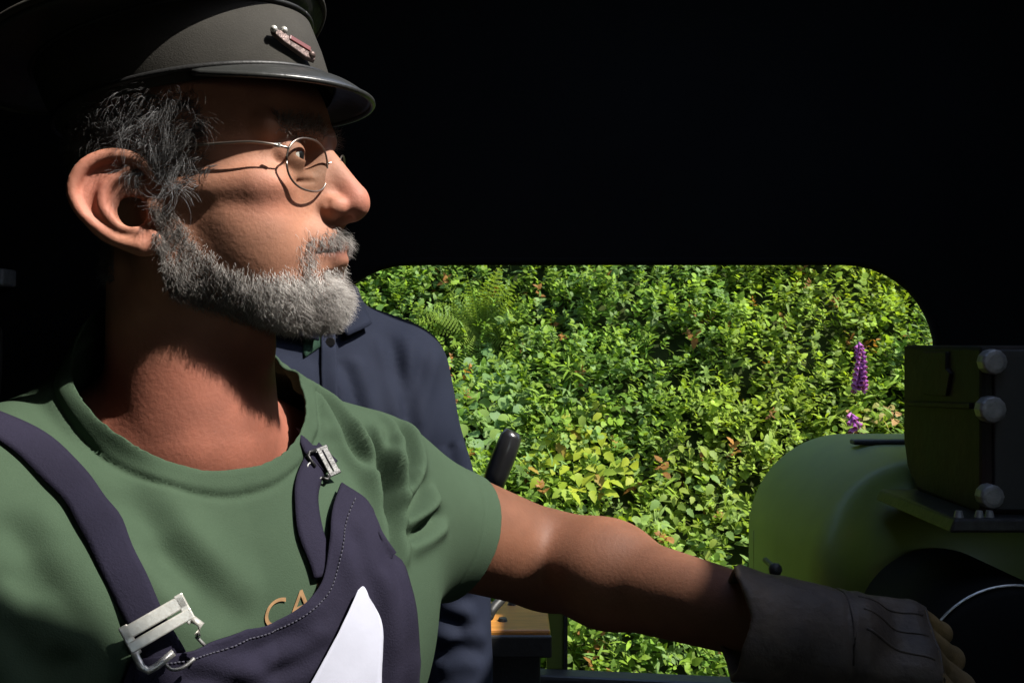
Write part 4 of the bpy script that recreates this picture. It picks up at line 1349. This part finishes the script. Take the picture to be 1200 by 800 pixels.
fl = lines3([[(500, 400), (490, 440), (482, 480), (480, 530), (482, 580)], [(425, 345), (455, 390), (470, 450), (475, 500)], [(400, 420), (415, 460), (425, 520)],
             [(498, 700), (520, 703), (556, 696)], [(500, 715), (530, 728), (545, 742)], [(560, 665), (535, 680), (505, 690)], [(505, 665), (525, 678), (545, 668)],
             [(510, 770), (540, 760), (570, 765)], [(540, 470), (530, 520), (535, 570)]], jb)
set_co(me, sculpt_folds(Vj, Nj, fl, .010, .0060, .6))
jk = link('jacket', me, M['jacket'], fireman)
m_ = jk.modifiers.new('cloth', 'SOLIDIFY'); m_.thickness = .003; m_.offset = -1
# collar leaves, placket and buttons
jb2 = BVHTree.FromObject(jk, bpy.context.evaluated_depsgraph_get()) if False else bvh_of(get_co(me), Fj)
def on_j(px, py, off):
    h, n = hit0(px, py, jb2)
    if h is None: return None
    if n.dot(ray(px, py)) > 0: n = -n
    return np.array(h + n * off)
def flap(name, quad, off0, off1, mat_, th=.003):
    T = [np.array(a, float) for a in quad]; nu, nv = 9, 9; V = []
    for j in range(nv):
        for i in range(nu):
            u, v = i / (nu - 1), j / (nv - 1)
            g = (1 - u) * (1 - v) * T[0] + u * (1 - v) * T[1] + u * v * T[2] + (1 - u) * v * T[3]
            p = on_j(g[0], g[1], off0 + (off1 - off0) * v)
            if p is None: p = P(g[0], g[1], 1.36)
            V.append(p)
    V = np.array(V)
    idx = np.arange(nu * nv).reshape(nv, nu)
    F = np.stack([idx[:-1, :-1], idx[1:, :-1], idx[1:, 1:], idx[:-1, 1:]], -1).reshape(-1, 4)
    o = link(name, fast_mesh(name, V, F), mat_, fireman)
    m = o.modifiers.new('cloth', 'SOLIDIFY'); m.thickness = th; m.offset = 0
    return o
flap('collar_leaf', [(376, 345), (412, 338), (428, 384), (402, 398)], .004, .014, M['jacket'])
flap('collar_leaf', [(374, 352), (340, 345), (330, 392), (372, 402)], .004, .014, M['jacket'])
flap('shirt_front', [(352, 352), (376, 352), (384, 400), (356, 420)], .001, .002, M['shirt_dark'], .001)
flap('placket', [(376, 392), (392, 392), (400, 560), (378, 560)], .003, .003, M['jacket'], .002)
for py in (402, 470, 540):
    p = on_j(386, py, .006)
    if p is not None:
        bm = bmesh.new(); bmesh.ops.create_cone(bm, cap_ends=True, segments=14, radius1=.007, radius2=.006, depth=.003, matrix=Matrix.Translation(p) @ Matrix.Rotation(R(90), 4, 'X'))
        bm_obj('button', bm, M['bakelite'], fireman)
# short hair
hv = to_local(V, H2O, H2A) * 100
hm_ = (hv[:, 2] > 3.5 + .45 * hv[:, 0]) & (hv[:, 2] > -5) & ((hv[:, 0] < 6.5) | (hv[:, 2] > 9.5)) & ~((np.abs(hv[:, 1]) > 7.4) & (hv[:, 2] < 4))
ids = np.where(hm_ & (hv[:, 2] > -6))[0]
ix = RNG.choice(ids, 14000)
tmpn = get_no(bpy.data.meshes['fireman_body'])
dv = tmpn[ix] * .7 + np.array([0, 0, -.5]) + RNG.normal(size=(14000, 3)) * .3
strands('hair', V[ix], tmpn[ix], dv, RNG.uniform(.010, .022, 14000), np.full(14000, .0006), np.tile([[.06, .045, .035]], (14000, 1)) * RNG.uniform(.6, 1.6, 14000)[:, None], fireman, .3, 3)
for s in (-1, 1):
    c = Vector(H2O + H2A @ (np.array([7.75, s * 3.2, 3.05]) * .01))
    bm = bmesh.new(); bmesh.ops.create_uvsphere(bm, u_segments=16, v_segments=10, radius=.0128, matrix=Matrix.Translation(c)); e_ = bm_obj('eyeball', bm, M['eye'], fireman, True)
    bm = bmesh.new(); bmesh.ops.create_uvsphere(bm, u_segments=12, v_segments=8, radius=.0066, matrix=Matrix.Translation(Vector(H2O + H2A @ (np.array([8.47, s * 3.2, 3.05]) * .01)))); bm_obj('iris', bm, M['bakelite'], e_, True)
KN2 = [W2(s * .10, .02, -1.12) for s in (-1, 1)]; AN2 = [W2(s * .11, -.02, .09 - N2[2] + .02) for s in (-1, 1)]
def trous2(p):
    q = to_local(p, N2, B2); d = ell(q, (0, 0, -.70), (.165, .12, .16))
    for i, s in enumerate((-1, 1)):
        l = rcone(p, W2(s * .085, 0, -.76), KN2[i], .095, .074); l = smin(l, rcone(p, KN2[i], AN2[i], .074, .066), .03); d = smin(d, l, .05)
    return d + .003 * wav(p, 22, 1)
V, F = surface_nets(trous2, [-.75, 1.15, .04], [.05, 1.80, 1.05], .010)
V, F = drop_verts(V, F, V[:, 2] < .08)
link('trousers', fast_mesh('trousers', V, F), M['trousers'], fireman)
for a_ in AN2: boot(fireman, a_, F2)

# ================================================================== embankment
def bank_yz(x, t):
    """slope: t metres up the bank"""
    x = np.asarray(x, float); t = np.asarray(t, float)
    y = 2.95 + .70 * t; z = -.25 + .72 * t
    q = np.stack([x, t, 0 * t], -1).reshape(-1, 3)
    b = (.10 * wav(q, 2.2, 0) + .05 * wav(q, 5.5, 8)).reshape(t.shape)
    return y - b * .72, z + b * .70
NX, NT = 120, 110
xs = np.linspace(-9, 10, NX); ts = np.linspace(-1.6, 8.5, NT)
X, T = np.meshgrid(xs, ts, indexing='ij')
Yb, Zb = bank_yz(X, T)
flat = T < -1.35
Zb = np.where(flat, -1.22, Zb)
idx = np.arange(NX * NT).reshape(NX, NT)
F = np.stack([idx[:-1, :-1], idx[1:, :-1], idx[1:, 1:], idx[:-1, 1:]], -1).reshape(-1, 4)
M['soil'] = mat('soil', (0.030, 0.040, 0.010), 0.95, 0.4, 9, 0.6, 40, spec=0.1, var2=(0.02, 0.03, 0.008))
M['ballast'] = mat('ballast', (0.16, 0.14, 0.12), 0.95, 0.5, 30, 0.8, 60, spec=0.2)
tag(link('embankment', fast_mesh('embankment', np.stack([X, Yb, Zb], -1).reshape(-1, 3), F), M['soil']), kind='structure')
gb = bmesh.new()
add_box(gb, (0, 0, -1.245), (400, 400, .05))
tag(bm_obj('ground', gb, M['ballast']), kind='structure')

bank_bvh = bvh_of(np.stack([X, Yb, Zb], -1).reshape(-1, 3), F)
def bank_hit(px, py, lift=.0):
    h, n, _, _ = bank_bvh.ray_cast(CAMV, ray(px, py))
    return np.array(h) - np.array(ray(px, py)) * lift

# ---------------------------------------------------------------- leaf templates (x along the blade, y across, z up), unit length
def leaf_tpl(profile, fold=.18, curl=.25):
    """profile: (x, halfwidth); returns verts, quads"""
    V = []; F = []
    for (x, w) in profile:
        zc = -curl * x * x
        V += [(x, -w, zc + fold * w), (x, 0, zc), (x, w, zc + fold * w)]
    for i in range(len(profile) - 1):
        a = i * 3; b = a + 3
        F += [(a, a + 1, b + 1, b), (a + 1, a + 2, b + 2, b + 1)]
    return np.array(V, np.float32), np.array(F)
TPL = {
    'ovate': leaf_tpl([(0, .02), (.25, .28), (.62, .27), (1.0, .01)]),
    'round': leaf_tpl([(0, .10), (.15, .36), (.45, .47), (.78, .34), (1.0, .03)], .12, .18),
    'lance': leaf_tpl([(0, .02), (.3, .10), (.65, .085), (1.0, .005)], .25, .5),
    'tooth': leaf_tpl([(0, .03), (.14, .30), (.24, .24), (.40, .36), (.52, .26), (.72, .22), (1.0, .01)], .15, .22),
    'blade': leaf_tpl([(0, .018), (.35, .020), (.7, .014), (1.0, .002)], .3, .45),
}
def orient(d, n):
    """batch frames: x=d, z~n"""
    d = d / np.linalg.norm(d, axis=1, keepdims=True)
    y = np.cross(n, d); y /= np.linalg.norm(y, axis=1, keepdims=True) + 1e-9
    z = np.cross(d, y)
    return np.stack([d, y, z], 2)
def scatter(tpl, pos, A, size):
    V0, F0 = TPL[tpl]
    V = np.einsum('nij,vj->nvi', A, V0) * size[:, None, None] + pos[:, None]
    F = (F0[None] + (np.arange(len(pos)) * len(V0))[:, None, None]).reshape(-1, 4)
    return V.reshape(-1, 3), F, len(V0)

def patch(pos, i0, f): return wav(pos, f, i0)

BANK_N = np.array([0, -.70, .72])
def shoots(n, kind, size_rng, nleaf, colour, xr=(-2.2, 3.2), tr=(-.2, 3.6), lift=(.02, .20), where=None, spread=1.0):
    x = RNG.uniform(*xr, n); t = RNG.uniform(*tr, n)
    if where is not None:
        k = where(x, t) > RNG.uniform(0, 1, n); x, t = x[k], t[k]; n = len(x)
    y, z = bank_yz(x, t)
    base = np.stack([x, y, z], 1)
    clump = .045 * wav(base, 9, 4) + .05
    c = base + BANK_N * (RNG.uniform(*lift, n) + clump)[:, None]
    axis = BANK_N * .55 + np.array([0, -.1, .75]) + RNG.normal(size=(n, 3)) * .45
    axis /= np.linalg.norm(axis, axis=1, keepdims=True)
    L = RNG.uniform(.6, 1.4, n) * np.mean(size_rng) * 1.9
    col0 = colour(base, n)
    P_, D_, N_, S_, C_ = [], [], [], [], []
    side = np.cross(axis, RNG.normal(size=(n, 3))); side /= np.linalg.norm(side, axis=1, keepdims=True)
    bi = np.cross(axis, side)
    for k in range(nleaf):
        f = (k + .4) / nleaf
        a = k * 2.4 + RNG.uniform(-.4, .4, n)
        out = np.cos(a)[:, None] * side + np.sin(a)[:, None] * bi
        d = out * (1.15 - .5 * f) * spread + axis * (.15 + .7 * f) + RNG.normal(size=(n, 3)) * .15
        nn = axis * .7 + np.array([.42, -.22, .62]) + RNG.normal(size=(n, 3)) * .27
        P_.append(c + axis * (L * (f - .5))[:, None]); D_.append(d); N_.append(nn)
        S_.append(RNG.uniform(*size_rng, n) * (1.1 - .35 * f))
        C_.append(col0 * (RNG.uniform(.75, 1.25, n) + .15 * f)[:, None])
    P_ = np.concatenate(P_); D_ = np.concatenate(D_); N_ = np.concatenate(N_); S_ = np.concatenate(S_); C_ = np.concatenate(C_)
    V, F, k = scatter(kind, P_, orient(D_, N_), S_)
    return V, F, np.repeat(C_, k, 0)

GREEN = np.array([.155, .245, .028]); YEL = np.array([.270, .320, .028]); DEEP = np.array([.105, .190, .026]); BLUE = np.array([.135, .215, .060]); RUST = np.array([.22, .11, .03])
def yellow_zone(p):
    # brighter yellow-green growth low on the bank and to the right
    return np.clip(.55 + .75 * wav(p, 2.6, 16) + .55 * (.95 - p[:, 2]), 0, 1)
def colour_mix(p, n):
    w = yellow_zone(p)[:, None]
    u = RNG.uniform(0, 1, (n, 1))
    a = np.where(u < .45, GREEN, np.where(u < .75, DEEP, BLUE))
    c = a * (1 - .75 * w) + YEL * .75 * w
    rust = (RNG.uniform(0, 1, (n, 1)) < .018 + .03 * w)
    return np.where(rust, RUST, c) * RNG.uniform(.75, 1.25, (n, 1))
def colour_y(p, n): return YEL * RNG.uniform(.8, 1.25, (n, 1))
def colour_d(p, n): return DEEP * RNG.uniform(.7, 1.2, (n, 1))

def stuff(name, parts, label, cat):
    V = []; F = []; C = []; o = 0
    for v, f, c in parts:
        V.append(v); F.append(f + o); C.append(c); o += len(v)
    me = fast_mesh(name, np.concatenate(V), np.concatenate(F)); set_col(me, np.clip(np.concatenate(C), 0, 1))
    ob = link(name, me, M['leaf'])
    return tag(ob, label, cat, kind='stuff')

dark_gap = lambda x, t: np.clip(.95 + .5 * wav(np.stack([x, t, 0 * t], 1), 6.0, 20), .25, 1)
stuff('undergrowth', [
    shoots(6500, 'ovate', (.034, .062), 7, colour_mix, lift=(-.02, .07)),
    shoots(4200, 'ovate', (.022, .042), 7, colour_mix, where=dark_gap),
    shoots(3400, 'tooth', (.030, .055), 6, colour_mix, where=dark_gap),
    shoots(2000, 'round', (.022, .042), 6, colour_mix, where=dark_gap),
    shoots(900, 'lance', (.045, .080), 7, colour_mix, where=dark_gap, lift=(.05, .22)),
    shoots(3000, 'ovate', (.014, .026), 9, colour_mix, lift=(.06, .22)),
], 'dense leafy green undergrowth covering the embankment', 'undergrowth')
def far_mix(p, n): return colour_mix(p, n) * .9
stuff('upper_growth', [
    shoots(2600, 'ovate', (.06, .12), 7, far_mix, xr=(-8.5, 9.5), tr=(3.5, 8.3), lift=(.02, .35)),
    shoots(700, 'tooth', (.06, .12), 7, far_mix, xr=(-8.5, -2.4), tr=(-1.2, 3.7), lift=(.02, .3)),
    shoots(700, 'tooth', (.06, .12), 7, far_mix, xr=(3.4, 9.5), tr=(-1.2, 3.7), lift=(.02, .3)),
    shoots(500, 'ovate', (.05, .10), 7, far_mix, xr=(-2.6, 3.6), tr=(-1.2, -.1), lift=(.02, .25)),
], 'leafy growth on the upper and outer slopes of the embankment', 'undergrowth')
# grass blades
def grass(n, where=None):
    x = RNG.uniform(-2.4, 3.4, n); t = RNG.uniform(-.2, 3.7, n)
    k = (wav(np.stack([x, t, 0 * t], 1), 3.0, 25) > .55); x, t = x[k], t[k]; n = len(x)
    y, z = bank_yz(x, t); pos = np.stack([x, y, z], 1) + BANK_N * RNG.uniform(.03, .12, n)[:, None]
    d = np.array([0, -.35, 1.0]) + RNG.normal(size=(n, 3)) * .42
    V, F, k = scatter('blade', pos, orient(d, RNG.normal(size=(n, 3)) + np.array([0, -1, .3])), RNG.uniform(.12, .30, n))
    C = np.repeat(np.array([.10, .14, .03]) * RNG.uniform(.7, 1.3, (n, 1)), k, 0)
    return V, F, C
stuff('grass', [grass(6000)], 'thin grass blades between the leaves of the embankment', 'grass')

# ---------------------------------------------------------------- single plants
def leaf_mesh(tpl, col, name):
    V, F = TPL[tpl]
    me = fast_mesh(name, V, F); set_col(me, np.tile([np.minimum(np.array(col) * 1.5, .4)], (len(V), 1)))
    me.materials.append(M['leaf'])
    me.polygons.foreach_set('use_smooth', np.ones(len(F), bool))
    return me
def place(name, me, parent, pos, d, n, size):
    o = bpy.data.objects.new(name, me); COL.objects.link(o); o.parent = parent
    A = orient(np.array([d], float), np.array([n], float))[0]
    m4 = Matrix(A.tolist()).to_4x4(); m4.translation = Vector(pos) - parent.location
    o.matrix_local = m4 @ Matrix.Scale(size, 4)
    return o
def stem_obj(pts, r, col, parent, name='stem'):
    bm = bmesh.new(); add_tube(bm, pts, r, 6)
    o = bm_obj(name, bm, M['leaf'], parent, True); set_col(o.data, np.tile([col], (len(o.data.vertices), 1)))
    return o

def leafy_plant(name, label, cat, spots, tpl, cols, size, base_px, group=None, nrm=(.1, -.75, .6), jit=.5, drop=.15):
    """individual plant: each leaf at a photo spot on the bank's outer leaf layer"""
    b = bank_hit(*base_px)
    root = empty(name, tuple(b), label, cat, group)
    mes = [leaf_mesh(tpl, c, name + '_leaf') for c in cols]
    for i, (px, py) in enumerate(spots):
        p = bank_hit(px, py, RNG.uniform(.20, .30))
        d = np.array([RNG.uniform(-1, 1), -.55, RNG.uniform(-.9, .25) - drop]); n = np.array(nrm) + RNG.normal(size=3) * .28 * jit * 2
        s = RNG.uniform(*size)
        dd = d / np.linalg.norm(d)
        place('leaf', mes[i % len(mes)], root, p - dd * s * .5, d, n, s)
    ps = [bank_hit(*spots[i], .22) for i in np.linspace(0, len(spots) - 1, 4).astype(int)]
    for q in ps:
        stem_obj(smooth_path([b - BANK_N * .02, (b + q) / 2 + BANK_N * .06, q], 4), .0025, (.06, .07, .02), root)
    return root
def spots_in(cx, cy, rx, ry, n, mind):
    out = []
    tries = 0
    while len(out) < n and tries < 4000:
        tries += 1
        a = RNG.uniform(0, 6.28); r = RNG.uniform(0, 1) ** .5
        p = (cx + rx * r * math.cos(a), cy + ry * r * math.sin(a))
        if all((p[0] - q[0]) ** 2 + (p[1] - q[1]) ** 2 > mind ** 2 for q in out): out.append(p)
    return out
leafy_plant('hazel_sapling', 'round-leaved pale green sapling beside the black lever grip', 'sapling', spots_in(572, 470, 42, 58, 60, 9), 'round',
            [(.10, .17, .045), (.085, .15, .05), (.12, .18, .04), (.075, .14, .045)], (.045, .062), (575, 520))
leafy_plant('yellow_shrub', 'yellow-green shrub with rusty tips just above the bare forearm', 'shrub', spots_in(682, 545, 66, 38, 60, 10), 'tooth',
            [(.20, .24, .02), (.17, .22, .02), (.15, .21, .025), (.22, .24, .02), (.18, .22, .02), (.20, .23, .02), (.16, .22, .02), (.19, .23, .02), (.21, .15, .03)], (.052, .075), (690, 580), drop=.05)
leafy_plant('yellow_shrub', 'small yellow-green shrub right above the larger rusty-tipped shrub', 'shrub', spots_in(668, 490, 44, 22, 30, 10), 'ovate',
            [(.19, .22, .02), (.15, .19, .02), (.13, .18, .03)], (.045, .065), (670, 505), drop=.05)
leafy_plant('bramble', 'light green bramble spray left of the green casing edge', 'bramble', spots_in(815, 590, 50, 70, 60, 12), 'tooth',
            [(.12, .17, .03), (.15, .19, .03), (.10, .16, .04)], (.035, .055), (820, 640), drop=.1)
leafy_plant('bramble', 'rust-tinged bramble tip below the tall foxglove spike', 'bramble', spots_in(1022, 486, 34, 14, 16, 9), 'tooth',
            [(.26, .15, .06), (.22, .18, .06), (.18, .18, .04)], (.035, .055), (1030, 500), drop=.1)
leafy_plant('nettle', 'tall pointed-leaved green weed above the round-leaved sapling', 'weed', spots_in(500, 345, 70, 28, 46, 11), 'tooth',
            [(.085, .15, .03), (.07, .13, .03), (.10, .16, .03)], (.045, .065), (505, 370))

# fern
def frond_mesh(L, col, name):
    V = []; F = []
    NP = 20
    rach = []
    for i in range(NP):
        t = (i + .5) / NP
        x = L * t; z = .30 * L * t - .55 * L * t * t
        w = L * .22 * math.sin(math.pi * min(1, .12 + t * .93)) ** .8 * (1 - .35 * t)
        for s in (-1, 1):
            nl = 4
            for j in range(nl):                    # small toothed lobes along the pinna
                u0, u1 = j / nl, (j + 1.05) / nl
                hw = L * .034 * (1 - .6 * u0) * (1.15 - .4 * t)
                b = len(V)
                sk = .30
                V += [(x + sk * w * u0 - hw * .2, s * w * u0, z - .10 * w * u0), (x + sk * w * u0 + hw, s * w * (u0 + .02), z - .10 * w * u0 + .004), (x + sk * w * u1, s * w * u1, z - .14 * w * u1), (x + sk * w * u0 - hw * .9, s * w * (u0 + .08), z - .12 * w * u0 - .003)]
                F.append((b, b + 1, b + 2, b + 3))
    b = len(V); 
    for i in range(11):
        t = i / 10; x = L * t; z = .30 * L * t - .55 * L * t * t; r = .0022 * (1.2 - t)
        V += [(x, -r, z), (x, r, z)]
    for i in range(10): F.append((b + 2 * i, b + 2 * i + 1, b + 2 * i + 3, b + 2 * i + 2))
    me = fast_mesh(name, np.array(V), np.array(F)); set_col(me, np.array([col]) * RNG.uniform(.85, 1.15, (len(V), 1)))
    me.materials.append(M['leaf'])
    return me
fb = bank_hit(562, 392, .20)
fern = empty('fern', tuple(fb), 'feathery green fern standing over the round-leaved sapling', 'fern')
fmesh = [frond_mesh(.34, c, 'frond') for c in ((.17, .25, .04), (.19, .27, .05), (.15, .23, .04))]
for k in range(13):
    a = R(-85 + 170 * k / 12 + RNG.uniform(-8, 8))
    d = np.array([math.sin(a) * 1.0, -.45 + .2 * RNG.uniform(-1, 1), math.cos(a) * .85 + .15])
    place('frond', fmesh[k % 3], fern, fb, d, (d[0] * -.3, -.9, .5), RNG.uniform(.75, 1.08))
for k, (dx, dz) in enumerate(((-.8, -.25), (.8, -.2), (-.45, -.5), (.5, -.45), (.05, -.6))):
    place('frond', fmesh[k % 3], fern, fb, (dx, -.7, dz), (0, -.6, .8), RNG.uniform(.6, .8))
stem_obj([fb - BANK_N * .26, fb], .006, (.05, .05, .02), fern, 'crown_base')

# foxgloves
def foxglove(base_px, tip_px, label, nb, rng_t):
    a = bank_hit(*base_px, .05); dist = np.linalg.norm(bank_hit(*base_px, .24) - np.array(CAMV))
    tip = np.array(CAMV) + np.array(ray(*tip_px)) * (dist - .02)
    root = empty('foxglove', tuple(a), label, 'foxglove', None)
    pts = smooth_path([a, (a + tip) / 2 + np.array([.012, -.05, 0]), tip], 8)
    stem_obj(pts, .003, (.10, .13, .04), root)
    pp = np.array(pts)
    V, F = [], []
    K = 7
    prof = [(0, .22), (.25, .34), (.6, .44), (.85, .50), (1.0, .62)]
    for (x, r) in prof:
        for k in range(K): V.append((x, r * .5 * math.cos(2 * math.pi * k / K), r * .5 * math.sin(2 * math.pi * k / K)))
    for i in range(len(prof) - 1):
        for k in range(K): F.append((i * K + k, i * K + (k + 1) % K, (i + 1) * K + (k + 1) % K, (i + 1) * K + k))
    ms = []
    for c in ((.30, .085, .30), (.38, .13, .37), (.25, .07, .27)):
        me = fast_mesh('bell', np.array(V), np.array(F)); set_col(me, np.tile([c], (len(V), 1))); me.materials.append(M['petal']); ms.append(me)
    for k in range(nb):
        t = rng_t[0] + (rng_t[1] - rng_t[0]) * (k + .5) / nb
        j = t * (len(pp) - 1); i0 = int(j); q = pp[i0] + (pp[min(i0 + 1, len(pp) - 1)] - pp[i0]) * (j - i0)
        an = k * 2.2
        d = np.array([math.cos(an) * .8, -.7 + .35 * math.sin(an), -.75])
        place('bell', ms[k % 3], root, q, d, (0, -.5, .6), .042 * (1.15 - .55 * (k / nb)))
    return root
foxglove((990, 486), (1006, 398), 'tall purple foxglove spike on the bank near the opening corner', 30, (.42, .96))
foxglove((990, 520), (997, 482), 'short pink foxglove just above the green casing', 8, (.55, .98))
